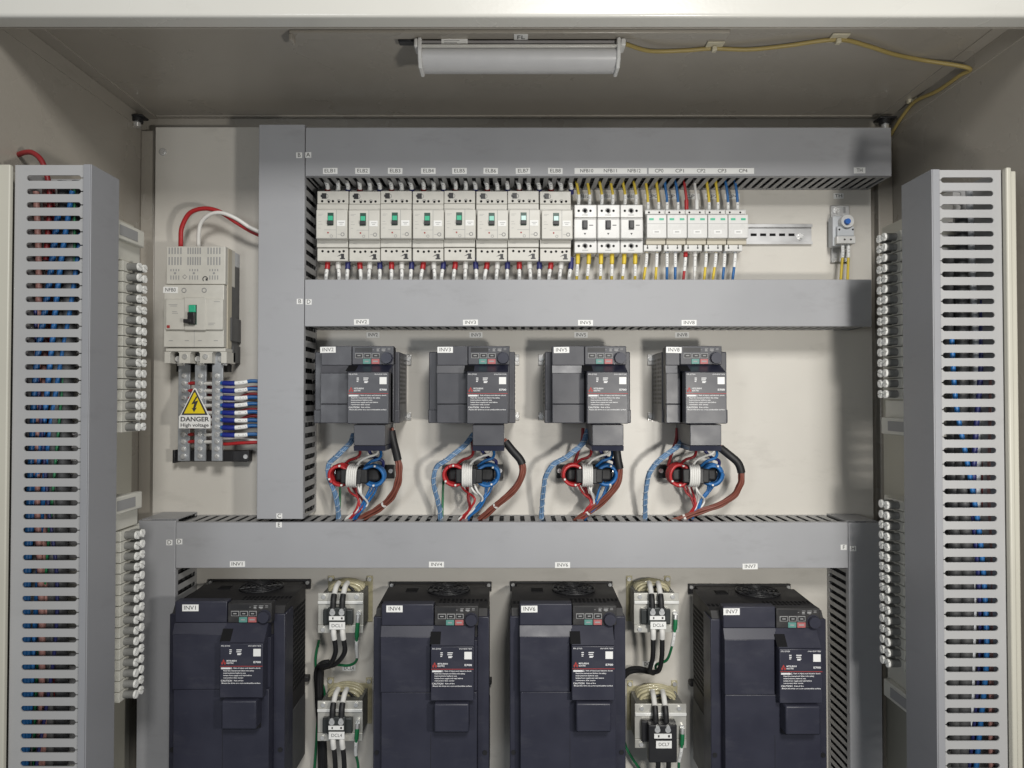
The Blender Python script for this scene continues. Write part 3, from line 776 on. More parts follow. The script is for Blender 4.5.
# --- five slim circuit protectors
def cp_proto():
    D0, D1 = 48, 66
    r = thing('circuit_protector', '', 'breaker', (X(646, D0), Z(252, D0), 0), 'slim circuit protectors')
    x = lambda p, d=D1: X(p, d); z = lambda p, d=D1: Z(p, d)
    MB().box(X(646, D0), X(666, D0), Z(244, D0), Z(209.5, D0), 9, D0, 1).build('case', 'breaker2', r)
    f = MB().box(x(647.3), x(667.3), z(238), z(214.4), D0+0.2, D1, 1.5).build('front_plate', 'breaker2', r)
    m = MB().box(X(645.6, 52), X(664.8, 52), Z(214.5, 52), Z(210, 52), D0+0.2, 52, 1).build('terminal_lip', 'breaker2', r)
    h = MB()
    for px in (649.5, 660): h.cyl((X(px, 52), Z(212.4, 52)), 'd', 1.9, 52.05, 52.4, 10)
    h.build('screw_hole', 'darkhole', m)
    MB().box(X(646.5, 56), X(666, 56), Z(244.5, 56), Z(238.3, 56), D0-8, 56, 1).build('recess', 'beige', r)
    t = MB().box(X(644.2, 54), X(662, 54), Z(251, 54), Z(244.8, 54), D0-20, 54, 1.2).build('terminal_block', 'breaker2', r)
    h = MB()
    for px in (648, 657.6): h.cyl((X(px, 54), Z(248, 54)), 'd', 1.7, 54.05, 54.4, 10); h.box(X(px-0.35, 54), X(px+0.35, 54), Z(247, 54), Z(245, 54), 54.05, 54.4)
    h.build('screw_hole', 'darkhole', t)
    g = MB()
    for px in (652, 662.2): g.box(x(px-2.3), x(px+2.3), z(220.2), z(218.2), D1+0.05, D1+0.7)
    g.build('indicator', 'green', r)
    tg = MB().box(x(653.2), x(661), z(233.8), z(230), D1+0.05, D1+0.4).build('rating_tag', 'white', r)
    MB().box(x(655), x(659.4), z(232.4), z(231.5), D1+0.45, D1+0.55).build('fine_print', 'print_grey', tg)
    MB().box(x(648), x(666.6), z(223.8), z(223.5), D1+0.02, D1+0.15).build('seam', 'print_grey', f)
    return r
cp = cp_proto()
TOPX = ((648, 658.6), (667, 678), (686.5, 696.7), (709, 718), (728, 737.5)); BOTX = ((646.6, 656.8), (667, 675.3), (685.5, 695), (706, 715.7), (724.6, 735))
CC = (('cyellow', 'cyellow'), ('cblue', 'cblue'), ('cred', 'cwhite'), ('cyellow', 'cyellow'), ('cblue', 'cblue'))
NM = {'cyellow': 'yellow', 'cblue': 'blue', 'cred': 'red', 'cwhite': 'white'}
for i in range(5):
    lab = 'slim white circuit protector with green indicators under the tag CP%d' % i
    if i == 0: cp['label'] = lab
    else: dup(cp, (X(749.3, 60)-X(647.3, 60))/5*i, 0, lab)
    for j in range(2):
        c = CC[i][j]; side = ('first', 'second')[j]; a = TOPX[i][j]
        wire('%s %s wire entering the top of circuit protector CP%d' % (side, NM[c], i), 'wires above the circuit protectors',
             [Pt(a-3.5+random.uniform(-1, 1), 172, 42), Pt(a-2, 184, 46), Pt(a-0.2, 198, 42), Pt(a, 212, 34)], 2.7, c,
             [('sleeve' if i == 2 else 'marker', 'cred' if (i == 2 and j == 0) else 'white', 0.70 if i == 2 else 0.76, 0.97, 1.5 if i == 2 else 1.2)])
        b = BOTX[i][j]; lean = random.uniform(-3.5, 0.3)
        wire('%s %s wire leaving the bottom of circuit protector CP%d' % (side, NM[c], i), 'wires below the circuit protectors',
             [Pt(b, 248, 36), Pt(b, 258, 42), Pt(b+lean*0.4, 268, 44), Pt(b+lean, 282, 44), Pt(b+lean, 296, 40)], 2.7, c,
             [('marker', 'white', 0.12, 0.42, 1.25)] if i != 2 else [('sleeve', c, 0.0, 0.2, 1.6), ('marker', 'white', 0.22, 0.5, 1.25)])

# --- thermostat on its bracket
th = thing('thermostat', 'small grey cabinet thermostat with a round blue dial at the end of the row', 'thermostat', (X(842, 0), Z(262, 0), 0))
m = MB().box(X(832.5, 8), X(851, 8), Z(262, 8), Z(205.5, 8), 6, 8, 1); m.box(X(832.5, 8), X(836, 8), Z(262, 8), Z(205.5, 8), 0.4, 5.8); m.box(X(848, 8), X(851, 8), Z(262, 8), Z(205.5, 8), 0.4, 5.8)
o = m.build('bracket', 'alu', th)
s = MB()
for px, py in ((845.8, 210), (836.5, 255), (846, 255)): s.box(X(px, 8)-2.2, X(px, 8)+2.2, Z(py, 8)-6, Z(py, 8)+6, 8.05, 8.3, 0)
s.build('slot', 'print_grey', o); bolt_head(836.2, 210.5, 8, 4.5, o)
MB().box(X(834, 30), X(852, 30), Z(246, 30), Z(216, 30), 8.4, 30, 1.5).build('case', 'thgrey', th)
MB().box(X(838, 42), X(857, 42), Z(243.5, 42), Z(236, 42), 14, 42, 1.5).build('terminal_block', 'breaker2', th)
h = MB()
for px in (845.8, 852): h.cyl((X(px, 42), Z(239.5, 42)), 'd', 1.8, 42.05, 42.4, 10)
h.build('screw_hole', 'darkhole', th)
MB().box(X(839, 40), X(856, 40), Z(235.8, 40), Z(226, 40), 30.2, 38, 1.5).build('case_front', 'thgrey', th)
h = MB()
for px in (840.5, 854): h.cyl((X(px, 38), Z(229.5, 38)), 'd', 1.8, 38.05, 38.4, 10)
h.build('screw_hole', 'darkhole', th)
MB().cyl((X(849, 44), Z(221, 44)), 'd', 13.5, 30.2, 44, 28, r1=12.5).build('dial_ring', 'breaker2', th)
MB().cyl((X(849.6, 50), Z(221, 50)), 'd', 6, 44.1, 50, 20, r1=5.2).build('dial', 'knob', th)
for nm, a, b in (('first', 842.5, 841), ('second', 848.2, 848)):
    wire('%s yellow wire with white end below the grey thermostat' % nm, 'wires of the thermostat', [Pt(a, 242, 30), Pt(a+0.2, 254, 34), Pt((a+b)/2, 266, 34), Pt(b-0.4, 283, 34), Pt(b, 296, 30)], 2.7, 'cyellow', [('marker', 'white', 0.05, 0.30, 1.25)])

# ================================================================== main breaker, busbars, danger sign
D0, D1 = 76, 92
mb = thing('main_breaker', 'large ivory main breaker with green toggle, tagged NFB0, left of the upright duct', 'breaker', (X(195, 0), Z(365, 0), 0))
x = lambda p, d=D0: X(p, d); z = lambda p, d=D0: Z(p, d)
MB().box(x(164), x(225), z(348), z(247), 44, 64, 1).build('case', 'beige', mb)
MB().box(x(165), x(224.4), z(362), z(262), 0.4, 43.8, 1.5).build('case_back', 'greyp', mb); MB().box(x(223), x(226.5), z(340), z(316), 2, 52, 1).box(x(223), x(226), z(362), z(344), 2, 40, 1).build('side_latch', 'greyp', mb); MB().box(x(165), x(224.4), z(262)+0.3, z(247), 0.4, 43.8, 1).build('case_back', 'thgrey', mb)
up = MB().box(x(165.2), x(224.6), z(284.2), z(246.2), 26.2, D0, 1.5).build('terminal_cover', 'breaker', mb)
h = MB()
for g in (167.6, 186.5, 206.6):
    n = 5 if g != 186.5 else 6
    for (ya, yb) in ((247.6, 254), (257, 265)):
        for i in range(n): h.box(x(g+i*(14.6/n)), x(g+i*(14.6/n)+1.3), z(yb), z(ya), D0+0.03, D0+0.3, 0)
    for i in range(4): h.box(x(g+2+i*2.6), x(g+3+i*2.6), z(271.2), z(269), D0+0.03, D0+0.3, 0); h.box(x(g+2+i*2.6), x(g+3+i*2.6), z(279.6), z(275.5), D0+0.03, D0+0.3, 0)
    h.cyl((x(g+6.6), z(273.2)), 'd', 2.2, D0+0.03, D0+0.35, 12)
h.build('vent', 'print_grey', up)
MB().torus((x(204.5), z(279), D0+0.4), 'd', 4.5, 0.8, 18, 6, 0, 230).box(x(205), x(207), z(280.6), z(278.4), D0+0.03, D0+0.5).build('lock_mark', 'ink', up)
MB().torus((x(184), z(276.8), D0+0.3), 'd', 4, 0.6, 4, 6).build('lock_mark', 'print_grey', up)
body = MB().box(x(164), x(224.2), z(347.4), z(285), 64.2, D0+4, 1.5).build('case_front', 'breaker', mb)
fr = MB().box(X(163.4, D1), X(221, D1), Z(329.5, D1), Z(298.5, D1), D0+4.2, D1-6, 1.5).build('front_plate', 'breaker', mb)
cen = MB().box(X(183, D1), X(204, D1), Z(329.8, D1), Z(297.5, D1), D1-5.8, D1-4, 0.8).build('front_insert', 'breaker', mb)
MB().box(X(187.5, D1), X(195.4, D1), Z(324.5, D1), Z(304.6, D1), D1-3.9, D1-3.2, 0.2, 1).build('toggle_well', 'darkgreen', mb)
MB().box(X(188, D1), X(194.8, D1), Z(312.2, D1), Z(305, D1), D1-3.1, D1+1, 1).build('toggle', 'green', mb)
MB().box(X(188, D1), X(194.8, D1), Z(324, D1), Z(312.4, D1), D1-3.1, D1+6, 1.2).box(X(184.4, D1), X(192, D1), Z(323.2, D1), Z(319.4, D1), D1-3.1, D1+8, 1).build('toggle_grip', 'black', mb)
MB().box(X(165, D1), X(168, D1), Z(327.8, D1), Z(325, D1), D1-5.9, D1-4.8, 0.3).build('test_button', 'red_print', mb)
m = MB(); d_ = D1-5.95
for px, py, wd in ((166.5, 304, 9), (168, 305.4, 7), (170, 311, 5), (170, 312.6, 6), (206.5, 322.6, 7), (206.5, 324.2, 5.5), (212, 301, 6)):
    m.box(X(px, D1), X(px+wd, D1), Z(py+0.5, D1), Z(py, D1), d_, d_+0.12)
m.build('fine_print', 'print_grey', fr)
sticker(body, 'NFB0', 170.6, 290, D0+4.05, 14.5, 6.2)
h = MB()
for px in (183.4, 203.6): h.torus((X(px, 80), Z(290.3, 80), D0+4.4), 'd', 4, 0.8, 18, 6)
h.build('screw_rim', 'print_grey', body)
h = MB(); h.box(X(193.8, 80), X(194.1, 80), Z(347, 80), Z(330, 80), D0+4.02, D0+4.2)
for px in (168.5, 184.5, 197.5, 213.5): h.box(X(px, 80), X(px+4, 80), Z(341, 80), Z(340.3, 80), D0+4.02, D0+4.2)
h.build('seam', 'print_grey', body)
lo = MB()
lo.box(x(165), x(225), z(351.5), z(348), 30, D0-1, 1)
for a, b in ((163.8, 169.5), (178.5, 189.6), (199.3, 211.3), (220.6, 226)): lo.prism([(x(a), z(351.7)), (x(a), z(363)), (x(b), z(363)), (x(b), z(351.7))] if False else [(x(a)-(2.5 if a > 165 else 0), z(351.7)), (x(a), z(353.4)), (x(a), z(363)), (x(b), z(363)), (x(b), z(353.4)), (x(b)+(2.5 if b < 225 else 0), z(351.7))], 'd', 30, D0-2)
lo.build('lower_shroud', 'breaker', mb)
MB().box(x(166), x(224.4), z(363), z(352), 28, 44).build('terminal_well', 'darkhole', mb)
s = MB()
for px in (184.4, 205): s.cyl((x(px), z(356.5)), 'd', 5, D0-1.8, D0, 14)
for px in (174, 194, 217): s.cyl((x(px), z(358.5)), 'd', 5.6, 44.1, 60, 14); s.box(x(px)-7, x(px)+7, z(365), z(356), 44.1, 48, 0.5)
s.build('terminal_screw', 'screw', mb)
# wires into the top
wire('red wire arching from the upright duct into the top of the main breaker', 'wires of the main breaker', [Pt(262, 236, 40), Pt(250, 230.5, 45), Pt(236, 222, 52), Pt(220, 212, 56), Pt(205, 208.5, 56), Pt(190, 213, 54), Pt(182, 227, 50), Pt(180.8, 240, 46), Pt(181, 252, 40)], 4.4, 'cred')
wire('white wire arching from the upright duct into the top of the main breaker', 'wires of the main breaker', [Pt(262, 233, 52), Pt(250, 227.5, 55), Pt(236, 218.5, 60), Pt(222, 213, 62), Pt(210, 214.5, 60), Pt(201, 223, 56), Pt(198.6, 236, 50), Pt(198.8, 250, 40)], 3.9, 'cwhite')
# busbar assembly
bb = thing('busbar_block', 'three upright tinned busbars with rows of screws on black supports', 'busbar', (X(200, 0), Z(462, 0), 0))
for nm, (pa, pb), db in (('busbar', (178.3, 189.8), 34), ('busbar', (194.8, 206), 46), ('busbar', (212, 222.6), 58)):
    k = MB().box(X(pa, db), X(pb, db), Z(461, db), Z(364.5, db), db-5, db, 0.6)
    k.box(X(pa+2, db), X(pb-2, db), Z(366, db), Z(352, db), db-4, db-0.5, 0.4)
    br = k.build('busbar', 'busbar', bb)
    s = MB()
    for i in range(12):
        py = 376+i*7.3
        if py > 462: break
        s.cyl((X((pa+pb)/2, db), Z(py, db)), 'd', 5.2, db+0.05, db+1.2, 16); s.cyl((X((pa+pb)/2, db), Z(py, db)), 'd', 3.8, db+1.25, db+4, 14, r1=3.0)
    s.build('bar_screw', 'screw', br)
sp = MB().box(X(174.5, 20), X(249.5, 20), Z(461.5, 20), Z(450.5, 20), 0.4, 22, 1)
sp.box(X(233.5, 24), X(249.8, 24), Z(461.2, 24), Z(450.8, 24), 22, 26, 1); sp.box(X(173.5, 26), X(176, 26), Z(463, 26), Z(450, 26), 0.4, 28, 0.6)
MB().box(X(176, 20), X(228, 20), Z(372, 20), Z(364, 20), 0.4, 20, 1).build('support', 'black', bb)
sup = sp.build('support', 'black', bb)
for px, dd in ((183.8, 36), (204, 24), (246.4, 26)): MB().cyl((X(px, dd), Z(456.5, dd)), 'd', 4.4, dd, dd+3, 14).build('support_screw', 'screw', sup)
st = MB()
for i in range(9):
    py = 383.5+i*7.3
    if i in (4, 5, 6) and False: continue
    st.tube([Pt(206, py, 44), Pt(212, py, 50)], 3.4, 8) if i < 9 else None
for i in range(9): 
    st.tube([Pt(205, 383.5+i*7.3, 43), Pt(209, 383.7+i*7.3, 46), Pt(213, 383.5+i*7.3, 49)], 3.6, 8)
st.build('white_link', 'cwhite', bb)
st = MB()
for i in range(9): st.tube([Pt(189, 383.5+i*7.3, 31), Pt(192.5, 383.2+i*7.3, 34), Pt(196, 383.5+i*7.3, 38)], 3.6, 8)
st.build('red_link', 'cred', bb)
# outgoing wires
for i in range(8):
    py = 383+i*7.4; e = random.uniform(-1.2, 1.2)
    wire('blue sleeved wire with white marker from busbar screw row %s of eight' % ORD[i], 'blue wires leaving the busbars',
         [Pt(221, py, 60), Pt(232, py+0.4, 62), Pt(244, py+e*0.6, 60), Pt(252, py+e-0.8, 56), Pt(266, py+e, 48)], 3.7, 'cblue', [('sleeve', 'croyal', 0.05, 0.32, 1.35), ('marker', 'white', 0.33, 0.60, 1.15)])
for i, py in enumerate((389, 397, 412.5, 419, 427, 443.5)):
    c = 'cdred' if i < 5 else 'cred'
    wire('dark red wire behind the blue busbar wires, %s from the top' % ORD[i] if i < 5 else 'lone red wire below the blue busbar wires', 'red wires leaving the busbars' if i < 5 else None,
         [Pt(208, py-2, 30), Pt(224, py+0.5, 40), Pt(238, py+random.uniform(-1, 2), 46), Pt(250, py-1.5+random.uniform(-2, 1), 48), Pt(266, py-2, 44)], 3.4, c)
for i, py in enumerate((393, 401, 438)):
    wire('thin white wire between the busbar wires, %s from the top' % ORD[i], 'white wires leaving the busbars', [Pt(208, py, 26), Pt(226, py+0.5, 34), Pt(240, py-0.5, 40), Pt(252, py+2, 44), Pt(266, py+3, 44)], 3.0, 'cwhite')
# sign
DS = 74
sg = thing('warning_sign', 'yellow triangle danger high voltage sign hanging in front of the busbars', 'sign', (X(195, DS), Z(428, DS), DS))
q = [(179, 428.4), (179, 416.3), (181, 414.8), (193.3, 389), (194.8, 387.8), (196.3, 389), (208.6, 414.8), (210.6, 416.3), (210.6, 428.4)]
bd = MB().prism([(X(a, DS), Z(b, DS)) for a, b in q], 'd', DS-1.5, DS, bev=0.3).build('board', 'white', sg)
def tri(cx, ya, yb, hw, da, db, nm, mt):
    return MB().prism([(X(cx-hw, DS), Z(yb, DS)), (X(cx+hw, DS), Z(yb, DS)), (X(cx+0.5, DS), Z(ya, DS)), (X(cx-0.5, DS), Z(ya, DS))], 'd', da, db).build(nm, mt, bd)
tri(194.8, 389.6, 415, 13.2, DS+0.05, DS+0.25, 'border', 'ink'); tri(194.8, 392.6, 413.4, 10.5, DS+0.3, DS+0.5, 'triangle', 'sign_y')
bolt = [(196.4, 396.2), (191.6, 404.4), (194.6, 403.6), (193.2, 408.4), (191.8, 407.6), (194.4, 412.2), (197.2, 407.4), (195.6, 408.2), (198.4, 400.4), (194.9, 401.6), (197.8, 396.8)]
MB().prism([(X(a, DS), Z(b, DS)) for a, b in bolt], 'd', DS+0.55, DS+0.75).build('lightning_bolt', 'ink', bd)
k = S(DS)
lettering(bd, 'DANGER', X(194.9, DS), Z(419.4, DS), DS+0.15, 4.5*k, 'ink', width=28.5*k, bold=0.03)
lettering(bd, 'High voltage', X(194.9, DS), Z(425.2, DS), DS+0.15, 3.4*k, 'ink', width=28*k, bold=0.02)
# ================================================================== frequency drives
def drive_face(root, ox, oz, d, lab, navy, body_mat, out=16, uo=0):
    """operating panel and lettered cover: ox, oz = upper corner of the panel, d = its front, lab = drop from there to the cover (mm)"""
    x = lambda u: ox+u
    z = lambda v: oz-v
    pan = MB().box(x(0), x(76), z(34), z(0), d-20, d, 1.2).build('operating_panel', 'bigtop' if body_mat == 'big' else body_mat, root)
    MB().box(x(5), x(37), z(11), z(3), d+0.05, d+0.3).build('display_window', 'black', pan)
    m = MB()
    for u, v, a, b in ((37.5, 6.6, 2.5, 0.7), (45, 4, 6, 0.8), (45, 6.2, 4.5, 2.2), (54, 4, 8, 0.8), (54, 6.2, 7, 2.4), (65, 4, 5, 0.8), (65, 6.4, 5, 0.8), (45, 9.2, 5, 0.7), (56, 9.2, 4, 0.7)):
        m.box(x(u), x(u+a), z(v+b), z(v), d+0.05, d+0.2)
    m.build('panel_marks', 'print_grey', pan)
    m = MB(); kk = MB(); mk = MB()
    for a, b in ((6, 20), (21.8, 35.2), (37, 50.4)):
        m.box(x(a), x(b), z(22.2), z(13.4), d+0.05, d+0.4); kk.box(x(a+1.1), x(b-1.1), z(21.1), z(14.5), d+0.45, d+1.6, 0.4)
        mk.box(x(a+4), x(b-4), z(18.6), z(16.8), d+1.65, d+1.75)
    m.build('key_outline', 'print_grey', pan); k_ = kk.build('key', 'black', pan); mk.build('key_mark', 'print_grey', pan)
    MB().box(x(20), x(34.2), z(33), z(23.8), d+0.05, d+1.8, 0.5).build('run_key', 'key_g', pan)
    MB().box(x(35.8), x(50.4), z(33), z(23.8), d+0.05, d+1.8, 0.5).build('stop_key', 'key_r', pan)
    mk = MB()
    mk.box(x(23.5), x(30.5), z(29.3), z(27.3), d+1.85, d+1.95); mk.box(x(38.5), x(47.5), z(29.3), z(26.9), d+1.85, d+1.95)
    mk.build('key_mark', 'print_grey', pan)
    m = MB().cyl((x(64), z(22.5)), 'd', 11.4, d+0.05, d+2, 32); m.cyl((x(64), z(22.5)), 'd', 10.4, d+2, d+9, 32, r1=9.6)
    m.build('setting_dial', navy, root)
    # recessed band and its dark socket
    L = d+out
    MB().prism([(d-20, z(34.4)), (d-2, z(34.4)), (L-4, z(lab-0.3)), (d-20, z(lab-0.3))], 'x', x(-4+uo), x(69+uo), bev=0.5).build('recessed_band', navy, root)
    slope = lambda v: d-2+(L-2-d)*(v-34.4)/(lab-34.7)
    va, vb = lab-13.5 if lab < 55 else lab-19, lab-2
    MB().prism([(slope(va), z(va)), (slope(va)+0.8, z(va)), (slope(vb)+0.8, z(vb)), (slope(vb), z(vb))], 'x', x(-5.5), x(12)).build('socket', 'darkhole', root)
    x = lambda u: ox+u+uo
    # lettered cover
    cov = MB().box(x(-4.5), x(69), z(lab+92), z(lab), d-24, L, 1.4).build('lettered_cover', body_mat, root)
    w_ = lambda v: z(lab+v)
    MB().box(x(-4.5), x(69), z(lab+91), z(lab+0.5), d-20, L-24.2, 0).build('cover_base', navy, root) if out > 30 else None
    e = L+0.15
    lettering(cov, 'FR-E700', x(-2), w_(4.2), e, 2.4, 'print_white', align='l', width=15)
    lettering(cov, 'INVERTER', x(44), w_(4.2), e, 2.2, 'print_white', align='l', width=22)
    m = MB()
    for u, v, a in ((12, 10, 4), (12, 13.2, 4), (12, 16, 3), (24, 10, 9), (24, 13.2, 8), (25.5, 16.4, 7), (25.5, 18, 5.5)):
        m.box(x(u), x(u+a), w_(v+1.5), w_(v), L+0.04, L+0.16)
    m.box(x(-2), x(14), w_(43.4), w_(40.6), L+0.04, L+0.16)
    m.build('printed_marks', 'print_white', cov)
    MB().box(x(52.8), x(65.4), w_(21.6), w_(9), L+0.04, L+0.3).build('blank_square', 'white', cov)
    m = MB()
    for a, b in ((2.2, 28.2), (-0.1, 32), (4.5, 32)):                     # emblem of three lozenges
        m.prism([(x(a), w_(b-1.7)), (x(a+1.9), w_(b+1.4)), (x(a), w_(b+4.4)), (x(a-1.9), w_(b+1.4))], 'd', L+0.04, L+0.16)
    m.build('emblem', 'red_print', cov)
    lettering(cov, 'MITSUBISHI', x(7.4), w_(29.4), e, 2.6, 'print_white', align='l', width=17, bold=0.03)
    lettering(cov, 'ELECTRIC', x(7.4), w_(33.2), e, 2.4, 'print_white', align='l', width=12, bold=0.03)
    lettering(cov, 'E700', x(53), w_(31.6), e, 3.2, 'print_white', align='l', width=12.5, bold=0.04)
    MB().box(x(-3.5), x(68.4), w_(38.9), w_(37.9), L+0.04, L+0.16).build('red_line', 'red_print', cov)
    for v, s, wd, hh, u in ((42, 'WARNING', 19, 2.8, -2), (41.6, 'Risk of injury and electric shock', 46, 2.0, 19),
                            (46, 'Read the manual and follow the safety', 52, 2.0, 2), (50, 'instructions before use', 38, 2.0, 2),
                            (54, 'Isolate from supply and wait before', 48, 2.0, 2), (58, 'removing this cover', 34, 2.0, 2), (63, 'CAUTION', 19, 2.8, -2), (62.8, 'Risk of fire', 16, 2.0, 20),
                            (67, 'Mount the drive on a non-combustible surface', 66, 2.0, -1)):
        lettering(cov, s, x(u), w_(v), e, hh, 'print_white', align='l', width=wd, bold=0.03)
    return cov

def small_drive(label, pr, wl, ml, mr, py_top, sv):
    """pr = x of the panel's right edge, wl = width of the plain left cover, ml / mr = how far the case reaches beyond the covers (mm)"""
    d = 125; zt = Z(py_top, d); ox = pr-76; r = thing('small_drive', label, 'inverter drive', (ox, zt-141, 0), 'small charcoal drives')
    xl, xr = ox-wl-ml, pr+mr
    MB().box(xl, xr, zt-141, zt-9, 3, 100, 2.0).build('case', 'inv', r)
    MB().box(xl-0.8, xr+0.8, zt-142, zt-117, 60, 103, 1.5).build('lower_rim', 'inv', r)
    # ribs and slits on the two flanks
    for s, xx in ((-1, xl), (1, xr)):
        m = MB(); a, b = sorted((xx, xx+s*0.5))
        for i in range(11):
            zz = zt-22-i*8.2; m.box(a, b, zz-2.6, zz+1.6, 14, 40, 0); m.box(a, b, zz-2.6, zz+1.6, 45, 72, 0); m.box(a, b, zz-2.6, zz+1.6, 76, 92, 0)
        m.build('side_vent', 'black', r)
    m = MB()
    for i in range(10):
        xx = xl+10+i*(xr-xl-20)/9; m.box(xx-4, xx+4, zt-9.05, zt-8.6, 20, 80, 0)
    m.build('top_vent', 'black', r)
    # covers
    MB().box(ox-wl, ox+76, zt-139, zt-1, 96, 118, 2).build('front_frame', 'inv', r)
    lc = MB(); lc.box(ox-wl, ox-1, zt-35.5, zt, 112, d, 1.2)
    lc.prism([(112, zt-35.8), (d-0.3, zt-35.8), (d+3, zt-49.5), (112, zt-49.5)], 'x', ox-wl, ox-1)
    lc.box(ox-wl, ox-1, zt-106, zt-49.7, 112, d+3, 1.0); lc.box(ox-wl, ox-1, zt-141, zt-107, 112, d+3, 1.2)
    lc.build('plain_cover', 'inv', r)
    drive_face(r, ox, zt, d, 49, 'inv_navy', 'inv', 38, 4.5)
    # wiring cover underneath
    MB().box(ox+10, ox+66, zt-141.5-39, zt-142.5, 40, 155, 1.2).build('wiring_cover', 'inv', r)
    MB().prism([(40, zt-180.8), (155.5, zt-180.8), (153, zt-190), (40, zt-190)], 'x', ox+9.6, ox+66.4, bev=0.6).build('wiring_cover_base', 'inv_navy', r)
    # metal feet on the wall
    m = MB()
    m.box(xr-2, xr+9, zt-30, zt-8, 0.4, 3, 1); m.box(xr-2, xr+9, zt-140, zt-124, 0.4, 3, 1); m.box(xl-9, xl+2, zt-30, zt-8, 0.4, 3, 1); m.box(xl-9, xl+2, zt-140, zt-124, 0.4, 3, 1)
    m.box(xl, xr, zt-141, zt-8, 0.4, 2.8)
    f = m.build('mounting_foot', 'steel', r)
    for xx in (xr+4, xl-4):
        for zz in (zt-18, zt-132): MB().cyl((xx, zz), 'd', 4, 3.05, 6, 12).build('foot_screw', 'screw', f)
    lx, lz = sv[1], sv[2]
    sticker(r, sv[0], lx, lz, d+0.05, 15.5, 6)
    return r
small_drive('wide charcoal drive tagged INV2, beside the upright duct', X(393.5, 125), 57, 18, 7, 346, ('INV2', 328, 349.8))
small_drive('wide charcoal drive tagged INV3 with both flanks hidden', X(509.6, 125), 57, 17.5, 10, 346, ('INV3', 445.2, 349.8))
small_drive('wide charcoal drive tagged INV5, between INV3 and the narrow drive', X(626.4, 125), 60, 12, 11, 346, ('INV5', 561.5, 350))
small_drive('narrow charcoal drive tagged INV8 with slatted flank showing', X(722, 125), 27, 2, 16, 346, ('INV8', 673.8, 350))

# ------------------------------------------------------------------ filter cores with coloured coils, and the cables round them
TS = ((355, 474.5, 'INV2'), (468, 474.2, 'INV3'), (586.2, 474, 'INV5'), (691, 474, 'INV8'))
DT = 62
def filter_core(px, py, label):
    cx, cz = P(px, py, DT); k = S(DT)
    r = thing('filter_core', label, 'filter core', (cx, cz, 0), 'black filter cores with coloured coils')
    MB().box(cx-28*k, cx+35*k, cz-7*k, cz+7*k, 0.4, 12, 1).box(cx-28*k, cx-24*k, cz-7*k, cz+7*k, 12.1, 18, 1).build('bracket', 'black', r)
    for u in (-25.5, 31.5): MB().cyl((cx+u*k, cz+1.0*k), 'd', 4.4, 12.2 if u > 0 else 18.1, 16 if u > 0 else 22, 14).build('bracket_screw', 'screw', r)
    m = MB().box(cx-20*k, cx+26*k, cz-7.4*k, cz+6.6*k, 34, 66, 6, 3)
    m.box(cx-11.5*k, cx+15*k, cz-7.6*k, cz+6.4*k, 66.1, 90, 3, 3)
    m.build('core_body', 'cblack', r)
    MB().box(cx+4.5*k, cx+9*k, cz-7.9*k, cz+6.9*k, 30, 92, 1.5).build('core_clamp', 'black', r)
    for nm, mt, u in (('red_coil', 'cred', -13.5), ('blue_coil', 'cblue', 19.5)):
        pts = []; turns = 6; ph = random.uniform(0, 6.28); ex = random.uniform(0.94, 1.1); j0 = [random.uniform(-1.3, 1.3) for _ in range(turns+2)]
        for q in range(turns*20+1):
            a = ph+2*math.pi*q/20; t = q/(turns*20); R = 18.4+j0[int(q/20)]*0.8+0.6*math.sin(2*a+ph)
            pts.append((cx+u*k+R*ex*math.cos(a)+j0[int(q/20)]*0.6, cz-0.3*k+R*math.sin(a), 47+36*t+1.2*math.sin(3*a)))
        cb = MB().tube(pts, 3.3, 8, raw=True).build(nm, mt, r)
        t = MB()
        for a in (70, 215, 285):
            b = math.radians(a+random.uniform(-25, 25)); t.box(cx+u*k+18.5*math.cos(b)-1.8, cx+u*k+18.5*math.cos(b)+1.8, cz+18.5*math.sin(b)-1.8, cz+18.5*math.sin(b)+1.8, 78, 88, 0.7)
        t.build('tie', 'cwhite', cb)
    pts = []; turns = 5; tilt = random.uniform(-1.6, 1.6)
    for q in range(turns*24+1):
        a = math.pi+2*math.pi*q/24; c_, s_ = math.cos(a), math.sin(a)
        sq = lambda v: math.copysign(abs(v)**0.55, v)
        rz = 10.5*k+0.5*math.sin(q*0.26); pts.append((cx-5.2*k+q/24*3.9+tilt*s_*0.8, cz-0.3*k+rz*sq(s_), 62+34*sq(c_)))
    MB().tube(pts, 2.1, 8, raw=True).build('white_coil', 'cwhite', r)
    return r
for i, (px, py, nm) in enumerate(TS): filter_core(px, py, 'black filter core with red, white and blue coils below drive %s' % nm)
